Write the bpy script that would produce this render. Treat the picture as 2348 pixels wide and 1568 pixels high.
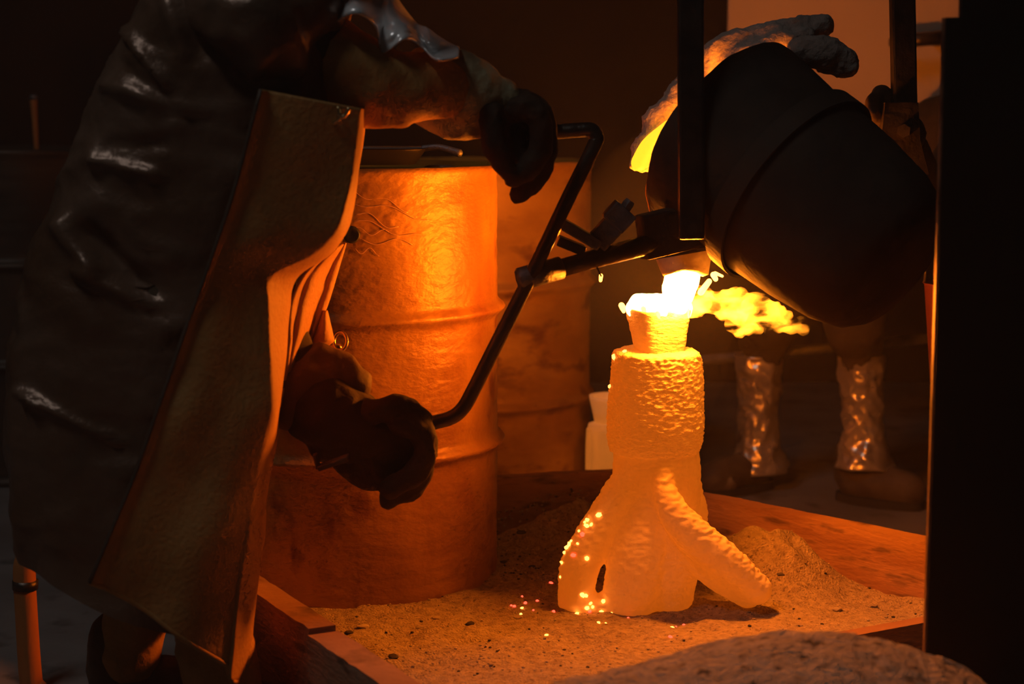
import bpy, bmesh, math, random
from mathutils import Vector, Matrix, noise
from mathutils.bvhtree import BVHTree

random.seed(7)
for o in list(bpy.data.objects):
    bpy.data.objects.remove(o, do_unlink=True)
sc = bpy.context.scene
C = sc.collection

# ------------------------------------------------------------------ camera
F = 4100.0                     # focal length in pixels of the 2348 x 1568 frame
PITCH = math.radians(7.5)
CAM = Vector((0, 0, 0.99))
cd = bpy.data.cameras.new('camera')
cam = bpy.data.objects.new('camera', cd)
C.objects.link(cam)
cam.location = CAM
cam.rotation_euler = (math.radians(90) - PITCH, 0, 0)
cd.sensor_width = 36.0
cd.lens = 36.0 * F / 2348.0
cd.clip_start = 0.05
cd.dof.use_dof = True
cd.dof.focus_distance = 3.15
cd.dof.aperture_fstop = 3.5
sc.camera = cam
FWD = Vector((0, math.cos(PITCH), -math.sin(PITCH)))
UP = Vector((0, math.sin(PITCH), math.cos(PITCH)))

# ------------------------------------------------------------------ world, lamps, exposure
w = bpy.data.worlds.new('world')
sc.world = w
w.use_nodes = True
w.node_tree.nodes['Background'].inputs[0].default_value = (0.70, 0.66, 0.62, 1)
w.node_tree.nodes['Background'].inputs[1].default_value = 0.006
sc.view_settings.view_transform = 'Standard'
sc.view_settings.look = 'None'
sc.view_settings.gamma = 1.0
sc.view_settings.exposure = 0.0
sc.view_settings.use_curve_mapping = False
sc.cycles.sample_clamp_indirect = 6.0
sc.cycles.use_denoising = True
sc.cycles.max_bounces = 3
sc.cycles.diffuse_bounces = 3
sc.cycles.glossy_bounces = 2
sc.cycles.volume_bounces = 0
sc.cycles.transparent_max_bounces = 4
sc.cycles.use_adaptive_sampling = True
sc.cycles.adaptive_threshold = 0.06
sc.cycles.adaptive_min_samples = 10
LAMP = Vector((-1.5, 1.3, 3.75))
ld = bpy.data.lights.new('ceiling_tube_light', 'AREA')
ld.shape = 'RECTANGLE'
ld.size = 0.25
ld.size_y = 1.3
ld.energy = 12.0
ld.color = (1.0, 0.97, 0.93)
lo = bpy.data.objects.new('ceiling_tube_light', ld)
C.objects.link(lo)
lo.location = LAMP
lo.rotation_euler = (0, 0, math.radians(20))
HAZE = 0.013
MELT_COL = (1.0, 0.205, 0.008)
MELT = 500.0

# ------------------------------------------------------------------ helpers
def W(px, py, Y):
    """world point on the vertical plane y = Y seen at a photo pixel"""
    d = FWD + Vector(((px - 1174.0) / F, 0, 0)) - UP * ((py - 784.0) / F)
    return CAM + d * (Y / d.y)

def G(px, py, z):
    """world point on the level plane z seen at a photo pixel"""
    d = FWD + Vector(((px - 1174.0) / F, 0, 0)) - UP * ((py - 784.0) / F)
    return CAM + d * ((z - CAM.z) / d.z)

def M(px, Y):
    """length in metres of px pixels at distance Y"""
    return px * Y / F

def lerp(a, b, t):
    return a + (b - a) * t

def curve(pts, t):
    """piecewise smooth interpolation, pts = [(t, v...)]"""
    if t <= pts[0][0]:
        return pts[0][1:]
    for i in range(len(pts) - 1):
        a, b = pts[i], pts[i + 1]
        if t <= b[0]:
            p0 = pts[max(i - 1, 0)]
            p3 = pts[min(i + 2, len(pts) - 1)]
            u = (t - a[0]) / (b[0] - a[0])
            out = []
            for k in range(1, len(a)):
                m1 = (b[k] - p0[k]) / max(b[0] - p0[0], 1e-6) * (b[0] - a[0])
                m2 = (p3[k] - a[k]) / max(p3[0] - a[0], 1e-6) * (b[0] - a[0])
                u2, u3 = u * u, u * u * u
                out.append((2*u3-3*u2+1)*a[k] + (u3-2*u2+u)*m1 + (-2*u3+3*u2)*b[k] + (u3-u2)*m2)
            return tuple(out)
    return pts[-1][1:]

def obj(name, me, mat=None, parent=None, smooth=True):
    if isinstance(me, bmesh.types.BMesh):
        bm = me
        bmesh.ops.recalc_face_normals(bm, faces=bm.faces)
        me = bpy.data.meshes.new(name)
        bm.to_mesh(me)
        bm.free()
    o = bpy.data.objects.new(name, me)
    C.objects.link(o)
    if mat:
        me.materials.clear()
        me.materials.append(mat)
    if smooth:
        for p in me.polygons:
            p.use_smooth = True
    if parent:
        o.parent = parent
        o.matrix_parent_inverse = Matrix.Translation(-parent.location)
    return o

def tag(o, label, cat=None, group=None, kind=None):
    o['label'] = label
    if cat:
        o['category'] = cat
    if group:
        o['group'] = group
    if kind:
        o['kind'] = kind
    return o

def thing(name, label, cat, loc=(0, 0, 0), group=None):
    o = bpy.data.objects.new(name, None)
    C.objects.link(o)
    o.location = loc
    o.empty_display_size = 0.05
    return tag(o, label, cat, group)

def add_box(bm, c, s, rot=None):
    m = Matrix.Translation(c) @ (rot.to_4x4() if rot else Matrix.Identity(4)) @ Matrix.Diagonal((s[0], s[1], s[2], 1))
    return bmesh.ops.create_cube(bm, size=1, matrix=m)['verts']

def beam(bm, a, b, wd, th, up=Vector((0, 0, 1))):
    """rectangular bar from a to b, wd across, th along up"""
    a, b = Vector(a), Vector(b)
    x = (b - a).normalized()
    y = up.cross(x).normalized()
    z = x.cross(y)
    rot = Matrix((x, y, z)).transposed()
    return add_box(bm, (a + b) / 2, ((b - a).length, wd, th), rot)

def bevel(bm, w=0.004, seg=2):
    bmesh.ops.bevel(bm, geom=list(bm.edges), offset=w, segments=seg, affect='EDGES', profile=0.6)

def ring_frame(t, ref):
    x = ref - t * ref.dot(t)
    if x.length < 1e-5:
        x = Vector((1, 0, 0)) - t * t.x
    x.normalize()
    return x, t.cross(x)

def tube(bm, pts, rad, seg=14, sub=1, ref=Vector((0.13, 0.31, 0.94)), caps=True, round_ends=False, flat=1.0):
    """swept tube through pts with a radius per point"""
    pts = [Vector(p) for p in pts]
    if not hasattr(rad, '__len__'):
        rad = [rad] * len(pts)
    if sub > 1:
        key = [(i,) + tuple(p) + (r,) for i, (p, r) in enumerate(zip(pts, rad))]
        n = (len(pts) - 1) * sub
        q = [curve(key, i / sub) for i in range(n + 1)]
        pts = [Vector(v[:3]) for v in q]
        rad = [max(v[3], 1e-4) for v in q]
    n = len(pts)
    tan = []
    for i in range(n):
        t = pts[min(i + 1, n - 1)] - pts[max(i - 1, 0)]
        tan.append(t.normalized() if t.length > 1e-9 else Vector((0, 0, 1)))
    if round_ends:
        P2, R2, T2 = [], [], []
        for k in (0.0, 0.35, 0.7, 0.92):
            a = math.acos(min(1, max(0, 1 - k * 1.0))) if k else 0
            s = math.sin(k * math.pi / 2)
            P2.append(pts[0] - tan[0] * rad[0] * math.cos(k * math.pi / 2))
            R2.append(max(rad[0] * s, rad[0] * 0.02))
            T2.append(tan[0])
        P3, R3, T3 = [], [], []
        for k in (0.92, 0.7, 0.35, 0.0):
            s = math.sin(k * math.pi / 2)
            P3.append(pts[-1] + tan[-1] * rad[-1] * math.cos(k * math.pi / 2))
            R3.append(max(rad[-1] * s, rad[-1] * 0.02))
            T3.append(tan[-1])
        pts, rad, tan = P2 + pts + P3, R2 + list(rad) + R3, T2 + tan + T3
        n = len(pts)
    rings = []
    x = None
    for p, r, t in zip(pts, rad, tan):
        x, y = ring_frame(t, ref if x is None else x)
        rings.append([bm.verts.new(p + (x * math.cos(a) + y * math.sin(a) * flat) * r)
                      for a in (2 * math.pi * k / seg for k in range(seg))])
    skin(bm, rings, caps)
    return rings

def skin(bm, rings, caps=True, closed=True):
    for a, b in zip(rings, rings[1:]):
        m = len(a)
        for k in range(m if closed else m - 1):
            bm.faces.new((a[k], a[(k + 1) % m], b[(k + 1) % m], b[k]))
    if caps:
        bm.faces.new(rings[0][::-1])
        bm.faces.new(rings[-1])

def revolve(bm, prof, origin, axis, seg=48, ref=Vector((0, 0, 1)), cap=(True, True)):
    axis = axis.normalized()
    x, y = ring_frame(axis, ref)
    rings = [[bm.verts.new(origin + axis * h + (x * math.cos(a) + y * math.sin(a)) * r)
              for a in (2 * math.pi * k / seg for k in range(seg))] for r, h in prof]
    skin(bm, rings, caps=False)
    if cap[0]:
        bm.faces.new(rings[0][::-1])
    if cap[1]:
        bm.faces.new(rings[-1])
    return rings

def fbm(p, scale, octv=3, seed=0.0):
    return noise.fractal(Vector(p) * scale + Vector((seed, seed * 1.7, -seed)), 0.6, 2.1, octv)

def ridge(p, scale, seed=0.0):
    v = noise.noise(Vector(p) * scale + Vector((seed, seed * 1.7, -seed)))
    return 1 - min(1, abs(v) * 2.4)

def displace(me, fn):
    nor = [v.normal.copy() for v in me.vertices]
    for v, n in zip(me.vertices, nor):
        v.co += n * fn(v.co, n)
    me.update()

def blob(name, chains, voxel, mat, parent=None, disp=None, smooth_it=6, extra=None):
    """one continuous surface grown over several tapering chains of (point, radius)"""
    bm = bmesh.new()
    for ch in chains:
        if len(ch) == 1:
            bmesh.ops.create_icosphere(bm, subdivisions=3, radius=ch[0][1], matrix=Matrix.Translation(ch[0][0]))
        else:
            tube(bm, [c[0] for c in ch], [c[1] for c in ch], seg=16, sub=5, round_ends=True)
    if extra:
        extra(bm)
    bmesh.ops.recalc_face_normals(bm, faces=bm.faces)
    me = bpy.data.meshes.new(name + '_raw')
    bm.to_mesh(me)
    bm.free()
    tmp = bpy.data.objects.new('tmp', me)
    C.objects.link(tmp)
    r = tmp.modifiers.new('r', 'REMESH')
    r.mode = 'VOXEL'
    r.voxel_size = voxel
    s = tmp.modifiers.new('s', 'SMOOTH')
    s.factor = 0.5
    s.iterations = smooth_it
    dg = bpy.context.evaluated_depsgraph_get()
    dg.update()
    me2 = bpy.data.meshes.new_from_object(tmp.evaluated_get(dg))
    bpy.data.objects.remove(tmp, do_unlink=True)
    bpy.data.meshes.remove(me)
    me2.name = name
    if disp:
        displace(me2, disp)
    return obj(name, me2, mat, parent)

def sheet(bm, grid):
    vs = [[bm.verts.new(p) for p in row] for row in grid]
    skin(bm, vs, caps=False, closed=False)
    return vs

def solidify(o, th, offset=-1):
    m = o.modifiers.new('thickness', 'SOLIDIFY')
    m.thickness = th
    m.offset = offset
    return o

# ------------------------------------------------------------------ materials
def mat(name, col, rough=0.7, metal=0.0, col2=None, nscale=8.0, bump=0.0, bscale=40.0, stretch=(1, 1, 1),
        detail=6.0, lo_=0.35, hi_=0.65, spec=0.5, col3=None, n3=30.0, bstretch=None, sheen=0.0, dist=0.0):
    m = bpy.data.materials.new(name)
    m.use_nodes = True
    nt = m.node_tree
    b = nt.nodes['Principled BSDF']
    b.inputs['Roughness'].default_value = rough
    b.inputs['Metallic'].default_value = metal
    b.inputs['Specular IOR Level'].default_value = spec
    if sheen:
        b.inputs['Sheen Weight'].default_value = sheen
    tc = nt.nodes.new('ShaderNodeTexCoord')
    mp = nt.nodes.new('ShaderNodeMapping')
    mp.inputs['Scale'].default_value = stretch
    nt.links.new(tc.outputs['Object'], mp.inputs[0])
    if col2:
        nz = nt.nodes.new('ShaderNodeTexNoise')
        nz.inputs['Scale'].default_value = nscale
        nz.inputs['Detail'].default_value = detail
        nz.inputs['Distortion'].default_value = dist
        nt.links.new(mp.outputs[0], nz.inputs['Vector'])
        rp = nt.nodes.new('ShaderNodeValToRGB')
        rp.color_ramp.elements[0].position = lo_
        rp.color_ramp.elements[1].position = hi_
        rp.color_ramp.elements[0].color = (*col, 1)
        rp.color_ramp.elements[1].color = (*col2, 1)
        nt.links.new(nz.outputs['Fac'], rp.inputs[0])
        out = rp.outputs[0]
        if col3:
            n2 = nt.nodes.new('ShaderNodeTexNoise')
            n2.inputs['Scale'].default_value = n3
            n2.inputs['Detail'].default_value = 4
            nt.links.new(mp.outputs[0], n2.inputs['Vector'])
            r2 = nt.nodes.new('ShaderNodeValToRGB')
            r2.color_ramp.elements[0].position = 0.56
            r2.color_ramp.elements[1].position = 0.68
            nt.links.new(n2.outputs['Fac'], r2.inputs[0])
            mx = nt.nodes.new('ShaderNodeMix')
            mx.data_type = 'RGBA'
            nt.links.new(r2.outputs[0], mx.inputs['Factor'])
            nt.links.new(out, mx.inputs['A'])
            mx.inputs['B'].default_value = (*col3, 1)
            out = mx.outputs['Result']
        nt.links.new(out, b.inputs['Base Color'])
    else:
        b.inputs['Base Color'].default_value = (*col, 1)
    if bump:
        nb = nt.nodes.new('ShaderNodeTexNoise')
        nb.inputs['Scale'].default_value = bscale
        nb.inputs['Detail'].default_value = 5
        if bstretch:
            mb = nt.nodes.new('ShaderNodeMapping')
            mb.inputs['Scale'].default_value = bstretch
            nt.links.new(tc.outputs['Object'], mb.inputs[0])
            nt.links.new(mb.outputs[0], nb.inputs['Vector'])
        else:
            nt.links.new(mp.outputs[0], nb.inputs['Vector'])
        bn = nt.nodes.new('ShaderNodeBump')
        bn.inputs['Strength'].default_value = bump
        bn.inputs['Distance'].default_value = 0.01
        nt.links.new(nb.outputs['Fac'], bn.inputs['Height'])
        nt.links.new(bn.outputs[0], b.inputs['Normal'])
    return m

def glow(m, col, strength):
    b = m.node_tree.nodes['Principled BSDF']
    b.inputs['Emission Color'].default_value = (*col, 1)
    b.inputs['Emission Strength'].default_value = strength
    m.cycles.emission_sampling = 'NONE'
    return m

def emit(name, col, strength):
    m = bpy.data.materials.new(name)
    m.use_nodes = True
    nt = m.node_tree
    b = nt.nodes['Principled BSDF']
    b.inputs['Base Color'].default_value = (0.02, 0.02, 0.02, 1)
    b.inputs['Emission Color'].default_value = (*col, 1)
    b.inputs['Emission Strength'].default_value = strength
    return m

def flame_material(name, col, strength, scale, lo_, hi_, anis=0.0, axis=None, stretch=(1, 1, 1)):
    """a burning gas: light given off inside a volume, torn by noise"""
    m = bpy.data.materials.new(name)
    m.use_nodes = True
    nt = m.node_tree
    nt.nodes.clear()
    out = nt.nodes.new('ShaderNodeOutputMaterial')
    em = nt.nodes.new('ShaderNodeEmission')
    em.inputs[0].default_value = (*col, 1)
    tc = nt.nodes.new('ShaderNodeTexCoord')
    mp = nt.nodes.new('ShaderNodeMapping')
    mp.inputs['Scale'].default_value = stretch
    nt.links.new(tc.outputs['Object'], mp.inputs[0])
    nz = nt.nodes.new('ShaderNodeTexNoise')
    nz.inputs['Scale'].default_value = scale
    nz.inputs['Detail'].default_value = 4
    nz.inputs['Distortion'].default_value = 0.6
    nt.links.new(mp.outputs[0], nz.inputs['Vector'])
    mr = nt.nodes.new('ShaderNodeMapRange')
    mr.interpolation_type = 'SMOOTHSTEP'
    mr.inputs['From Min'].default_value = lo_
    mr.inputs['From Max'].default_value = hi_
    mr.inputs['To Max'].default_value = strength
    nt.links.new(nz.outputs['Fac'], mr.inputs[0])
    src = mr.outputs[0]
    if axis:
        # fades along the flame's own length, from root (generated x = 0) to tip
        sx = nt.nodes.new('ShaderNodeSeparateXYZ')
        nt.links.new(tc.outputs['Generated'], sx.inputs[0])
        m2 = nt.nodes.new('ShaderNodeMapRange')
        m2.inputs['From Min'].default_value = axis[0]
        m2.inputs['From Max'].default_value = axis[1]
        m2.inputs['To Min'].default_value = 1.0
        m2.inputs['To Max'].default_value = axis[2]
        nt.links.new(sx.outputs[0], m2.inputs[0])
        mu = nt.nodes.new('ShaderNodeMath')
        mu.operation = 'MULTIPLY'
        nt.links.new(src, mu.inputs[0])
        nt.links.new(m2.outputs[0], mu.inputs[1])
        src = mu.outputs[0]
    nt.links.new(src, em.inputs[1])
    nt.links.new(em.outputs[0], out.inputs['Volume'])
    return m

MT = {}
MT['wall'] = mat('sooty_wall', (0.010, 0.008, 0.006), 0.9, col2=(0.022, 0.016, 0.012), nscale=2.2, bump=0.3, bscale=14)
MT['tan_wall'] = mat('tan_board', (0.66, 0.54, 0.42), 0.85, col2=(0.76, 0.64, 0.50), nscale=1.6, bump=0.1, bscale=20)
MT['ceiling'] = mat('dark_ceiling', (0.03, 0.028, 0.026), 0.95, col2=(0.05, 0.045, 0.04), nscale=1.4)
MT['floor'] = mat('concrete_floor', (0.16, 0.15, 0.145), 0.75, col2=(0.27, 0.25, 0.24), nscale=3.0, bump=0.25, bscale=30, col3=(0.10, 0.09, 0.085), n3=9)
MT['sand'] = mat('casting_sand', (0.40, 0.31, 0.22), 0.95, col2=(0.58, 0.47, 0.34), nscale=70, bump=0.9, bscale=260, col3=(0.26, 0.19, 0.125), n3=120)
MT['gravel'] = mat('grit', (0.30, 0.24, 0.18), 0.9, col2=(0.55, 0.47, 0.38), nscale=25)
MT['char'] = mat('charred_grit', (0.035, 0.028, 0.022), 0.9, col2=(0.07, 0.055, 0.04), nscale=25)
MT['wood'] = mat('rusty_plank', (0.30, 0.14, 0.075), 0.75, col2=(0.46, 0.25, 0.15), nscale=5, stretch=(1, 1, 4), bump=0.3, bscale=40, col3=(0.14, 0.07, 0.04), n3=10)
MT['drum'] = mat('rusty_drum', (0.24, 0.10, 0.010), 0.48, metal=0.15, col2=(0.52, 0.28, 0.028), nscale=4.5, stretch=(1, 1, 0.55), bump=0.30, bscale=55,
                 bstretch=(1, 1, 1.6), col3=(0.20, 0.07, 0.008), n3=16, detail=8)
MT['drum2'] = mat('worn_drum', (0.40, 0.19, 0.03), 0.55, metal=0.15, col2=(0.68, 0.38, 0.06), nscale=4.0, stretch=(1, 1, 2.2), bump=0.12, bscale=20,
                  bstretch=(1, 1, 3), col3=(0.22, 0.085, 0.03), n3=9, detail=8)
MT['drum3'] = mat('dark_drum', (0.06, 0.045, 0.035), 0.5, metal=0.3, col2=(0.10, 0.07, 0.05), nscale=5)
MT['lid'] = mat('dull_grey_lid', (0.10, 0.095, 0.09), 0.6, col2=(0.16, 0.15, 0.14), nscale=12)
MT['hole'] = mat('black_plug', (0.012, 0.011, 0.010), 0.6)
MT['shell'] = mat('ceramic_shell', (0.66, 0.54, 0.45), 0.55, col2=(0.78, 0.66, 0.56), nscale=16, bump=0.5, bscale=90, bstretch=(1, 1, 2.4), spec=0.4)
MT['shell_smooth'] = mat('ceramic_slurry', (0.66, 0.52, 0.42), 0.6, col2=(0.76, 0.63, 0.52), nscale=12, bump=0.18, bscale=60, spec=0.35)
# shells hot from the kiln, their even glow raised in place of pour light
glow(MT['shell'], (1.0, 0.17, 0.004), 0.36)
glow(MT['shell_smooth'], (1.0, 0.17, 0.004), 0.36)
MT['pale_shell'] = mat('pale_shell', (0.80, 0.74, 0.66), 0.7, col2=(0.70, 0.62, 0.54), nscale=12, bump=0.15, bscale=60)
glow(MT['pale_shell'], (1.0, 0.26, 0.03), 0.28)  # added glow in place of pour light falling on the rear mold
MT['steel'] = mat('black_steel', (0.055, 0.048, 0.044), 0.38, metal=0.75, col2=(0.11, 0.09, 0.075), nscale=18, bump=0.2, bscale=60)
MT['grey_steel'] = mat('grey_scaled_steel', (0.14, 0.14, 0.15), 0.5, metal=0.5, col2=(0.22, 0.22, 0.24), nscale=30, bump=0.35, bscale=80)
MT['crucible'] = mat('graphite_crucible', (0.035, 0.026, 0.020), 0.8, col2=(0.065, 0.048, 0.036), nscale=7, bump=0.3, bscale=26, spec=0.3)
MT['lip'] = mat('refractory_lip', (0.60, 0.50, 0.42), 0.9, col2=(0.42, 0.34, 0.28), nscale=30, bump=0.5)
MT['fibre'] = mat('ceramic_fibre', (0.34, 0.27, 0.23), 0.98, col2=(0.48, 0.40, 0.35), nscale=14, bump=0.7, bscale=70)
MT['hot'] = emit('white_hot_metal', MELT_COL, MELT)
MT['pool'] = emit('molten_pool', (1.0, 0.62, 0.16), 9.0)
MT['red_hot'] = emit('glowing_metal', (1.0, 0.27, 0.03), 16.0)
MT['ember'] = emit('ember', (1.0, 0.045, 0.02), 5.0)
MT['ember_hot'] = emit('hot_ember', (1.0, 0.26, 0.03), 10.0)
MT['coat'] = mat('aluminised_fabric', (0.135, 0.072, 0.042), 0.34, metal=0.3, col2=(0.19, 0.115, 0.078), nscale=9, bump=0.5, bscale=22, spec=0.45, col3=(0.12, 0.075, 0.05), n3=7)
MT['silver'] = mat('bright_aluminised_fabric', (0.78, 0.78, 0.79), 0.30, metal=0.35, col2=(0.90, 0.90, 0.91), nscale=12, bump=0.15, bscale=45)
MT['leather'] = mat('brown_leather', (0.50, 0.25, 0.070), 0.66, col2=(0.62, 0.32, 0.10), nscale=5, bump=0.25, bscale=120, col3=(0.40, 0.20, 0.055), n3=6)
MT['sleeve'] = mat('dark_brown_leather', (0.10, 0.052, 0.022), 0.7, col2=(0.15, 0.08, 0.035), nscale=6, bump=0.3, bscale=60)
MT['dark_leather'] = mat('dark_leather', (0.045, 0.03, 0.02), 0.6, col2=(0.07, 0.045, 0.03), nscale=10, bump=0.2, bscale=90)
MT['glove'] = mat('scorched_glove_leather', (0.028, 0.017, 0.011), 0.8, col2=(0.06, 0.036, 0.022), nscale=9, bump=0.45, bscale=55, spec=0.3)
MT['glove_tan'] = mat('tan_glove_suede', (0.66, 0.60, 0.36), 0.85, col2=(0.30, 0.22, 0.12), nscale=8, bump=0.4, bscale=60, lo_=0.45, hi_=0.62, spec=0.3)
MT['trouser'] = mat('brown_trousers', (0.04, 0.028, 0.016), 0.95, col2=(0.065, 0.045, 0.026), nscale=9, bump=0.4, bscale=40)
MT['boot'] = mat('dusty_boot', (0.07, 0.05, 0.035), 0.7, col2=(0.14, 0.105, 0.075), nscale=14, bump=0.3, bscale=50)
MT['toe'] = mat('scuffed_toe', (0.34, 0.29, 0.23), 0.7, col2=(0.16, 0.12, 0.09), nscale=30)
MT['sole'] = mat('rubber_sole', (0.025, 0.022, 0.02), 0.8)
MT['spat'] = mat('aluminised_spat', (0.74, 0.64, 0.50), 0.30, metal=0.75, col2=(0.86, 0.76, 0.62), nscale=8, bump=0.4, bscale=14)
MT['skin'] = mat('skin', (0.45, 0.28, 0.20), 0.6, col2=(0.5, 0.32, 0.24), nscale=20)
MT['helmet'] = mat('dark_helmet', (0.05, 0.05, 0.055), 0.4)
MT['visor'] = mat('gold_visor', (0.35, 0.22, 0.06), 0.15, metal=0.8)
MT['brass'] = mat('brass', (0.75, 0.55, 0.28), 0.28, metal=1.0)
MT['screen'] = mat('black_sheet_steel', (0.016, 0.014, 0.012), 0.75, metal=0.0, col2=(0.024, 0.02, 0.016), nscale=4, spec=0.15)
MT['screen_edge'] = mat('painted_lit_edge', (0.32, 0.20, 0.12), 0.5, metal=0.3, col2=(0.10, 0.06, 0.04), nscale=9, stretch=(1, 1, 3))  # paler than the sheet, painting the pour's light along its edge
MT['heap'] = mat('grey_grit_heap', (0.40, 0.33, 0.25), 0.95, col2=(0.58, 0.49, 0.38), nscale=45, bump=0.9, bscale=110, col3=(0.07, 0.06, 0.055), n3=40)
MT['red'] = mat('red_enamel', (0.11, 0.018, 0.012), 0.6)

# ------------------------------------------------------------------ the room
def slab(name, lo, hi, m, label):
    bm = bmesh.new()
    lo, hi = Vector(lo), Vector(hi)
    add_box(bm, (lo + hi) / 2, hi - lo)
    o = obj(name, bm, m, smooth=False)
    return tag(o, label, kind='structure')

slab('floor', (-4, -1.5, -0.1), (4, 6.6, 0), MT['floor'], 'grey dusty concrete foundry floor')
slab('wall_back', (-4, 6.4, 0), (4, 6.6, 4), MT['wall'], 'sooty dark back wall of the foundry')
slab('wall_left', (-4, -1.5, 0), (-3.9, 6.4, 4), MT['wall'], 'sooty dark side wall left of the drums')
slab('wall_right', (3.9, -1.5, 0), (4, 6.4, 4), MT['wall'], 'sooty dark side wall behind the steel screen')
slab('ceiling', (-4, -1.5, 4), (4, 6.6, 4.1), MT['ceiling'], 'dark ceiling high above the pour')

# tan board hung behind the crucible
a = W(1672, 0, 4.8)
b = W(2235, 0, 4.8)
bz = W(1900, 430, 4.8).z
pt = thing('hanging_board', 'pale tan board hung behind the tilted crucible and the bail', 'board', ((a.x + b.x) / 2, 4.83, bz))
bm = bmesh.new()
add_box(bm, ((a.x + b.x) / 2, 4.83, (bz + 2.2) / 2), (b.x - a.x, 0.03, 2.2 - bz))
bevel(bm, 0.006, 1)
obj('panel', bm, MT['tan_wall'], pt, smooth=False)
for fx in (0.15, 0.85):
    bm = bmesh.new()
    qx = lerp(a.x, b.x, fx)
    tube(bm, [(qx, 4.83, 2.15), (qx, 4.83, 3.0), (qx, 4.83, 4.0)], 0.006, seg=8)
    obj('hanger', bm, MT['steel'], pt)

# lamp housing on the ceiling
lf = thing('ceiling_lamp', 'long white tube lamp fixed to the dark ceiling', 'lamp', LAMP)
bm = bmesh.new()
rz = Matrix.Rotation(math.radians(20), 3, 'Z')
add_box(bm, LAMP + Vector((0, 0, 0.06)), (0.3, 1.4, 0.06), rz)
obj('housing', bm, MT['grey_steel'], lf, smooth=False)
for s in (-0.5, 0.5):
    bm = bmesh.new()
    q = LAMP + rz @ Vector((0, s, 0))
    tube(bm, [q + Vector((0, 0, 0.08)), q + Vector((0, 0, 0.25))], 0.01)
    obj('hanger', bm, MT['grey_steel'], lf)

# thin smoke hanging in the whole hall
hm = bpy.data.materials.new('thin_smoke')
hm.use_nodes = True
nt = hm.node_tree
nt.nodes.clear()
ou = nt.nodes.new('ShaderNodeOutputMaterial')
vsn = nt.nodes.new('ShaderNodeVolumeScatter')
vsn.inputs['Color'].default_value = (0.9, 0.85, 0.8, 1)
vsn.inputs['Density'].default_value = HAZE
vsn.inputs['Anisotropy'].default_value = 0.0
nt.links.new(vsn.outputs[0], ou.inputs['Volume'])
bm = bmesh.new()
add_box(bm, (0, 2.5, 1.97), (8.1, 8.5, 4.3))
hz = obj('smoke_haze', bm, hm, smooth=False)
tag(hz, 'thin smoke haze hanging in the foundry air', 'haze', kind='stuff')

# ------------------------------------------------------------------ sand pit
BZ = 0.20
Lf = G(985, 1572, BZ)
Lb = G(575, 1306, BZ)
Lb2 = Lb + (Lb - Lf) * 0.42
Lf2 = Lf + (Lf - Lb) * 0.28
Rb = G(1612, 1139, BZ)
Rf = G(2200, 1257, BZ)
Bl = G(1098, 1098, BZ)
Br = G(1392, 1083, BZ)
SZ = 0.095
Fl = G(1180, 1578, 0.12)
Fr = G(2230, 1386, 0.12)
pit = thing('sand_pit_frame', 'rust brown plank frame around the sand bed', 'frame', (0.1, 3.0, 0))

def plank(a, b, top, bot, th, side, jag=0.0, seed=0):
    """board on edge, a and b mark the top edge nearest the sand; side = +1/-1 thickness direction"""
    a, b = Vector((a.x, a.y, 0)), Vector((b.x, b.y, 0))
    d = (b - a).normalized()
    nrm = Vector((-d.y, d.x, 0)) * side
    n = 26
    bm = bmesh.new()
    rings = []
    for i in range(n + 1):
        t = i / n
        p = a + (b - a) * t
        j = jag * fbm((t * 9 + seed, seed, 0), 1.0, 3)
        k = jag * fbm((t * 9 + seed, seed + 5, 3), 1.3, 3)
        rings.append([bm.verts.new(q) for q in (
            p + Vector((0, 0, top + k * 0.6)) - nrm * j * 0.5, p + nrm * (th + j) + Vector((0, 0, top + k * 0.6)),
            p + nrm * th + Vector((0, 0, bot)), p + Vector((0, 0, bot)))])
    skin(bm, rings)
    return obj('board', bm, MT['wood'], pit, smooth=False)

dL = (Lf - Lb)
plank(Lb2, Lb + dL * 0.53, BZ, 0, 0.045, -1, 0.004, 1)
plank(Lb + dL * 0.545, Lf2, BZ - 0.006, 0, 0.05, -1, 0.003, 4)
plank(Bl, G(1565, 1073, BZ), BZ, 0, 0.035, 1, 0.002, 7)
plank(G(1560, 1128, BZ), Rf + (Rf - Rb) * 0.1, BZ, 0, 0.04, 1, 0.002, 9)
plank(Fl, Fr, 0.115, 0, 0.03, -1, 0.001, 12)

# ------------------------------------------------------------------ sand bed
cA = Lb2.lerp(Lb2, 0) + Vector((0.0, 0, 0))
corner_bl = Vector((Lb2.x, Lb2.y, 0))
corner_br = Vector((G(1600, 1071, BZ).x, G(1600, 1071, BZ).y, 0))
corner_fr = Vector((Fr.x, Fr.y, 0)) 
corner_fl = Vector((Lf2.x, Lf2.y, 0)).lerp(Vector((Fl.x, Fl.y, 0)), 1.0)

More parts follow.
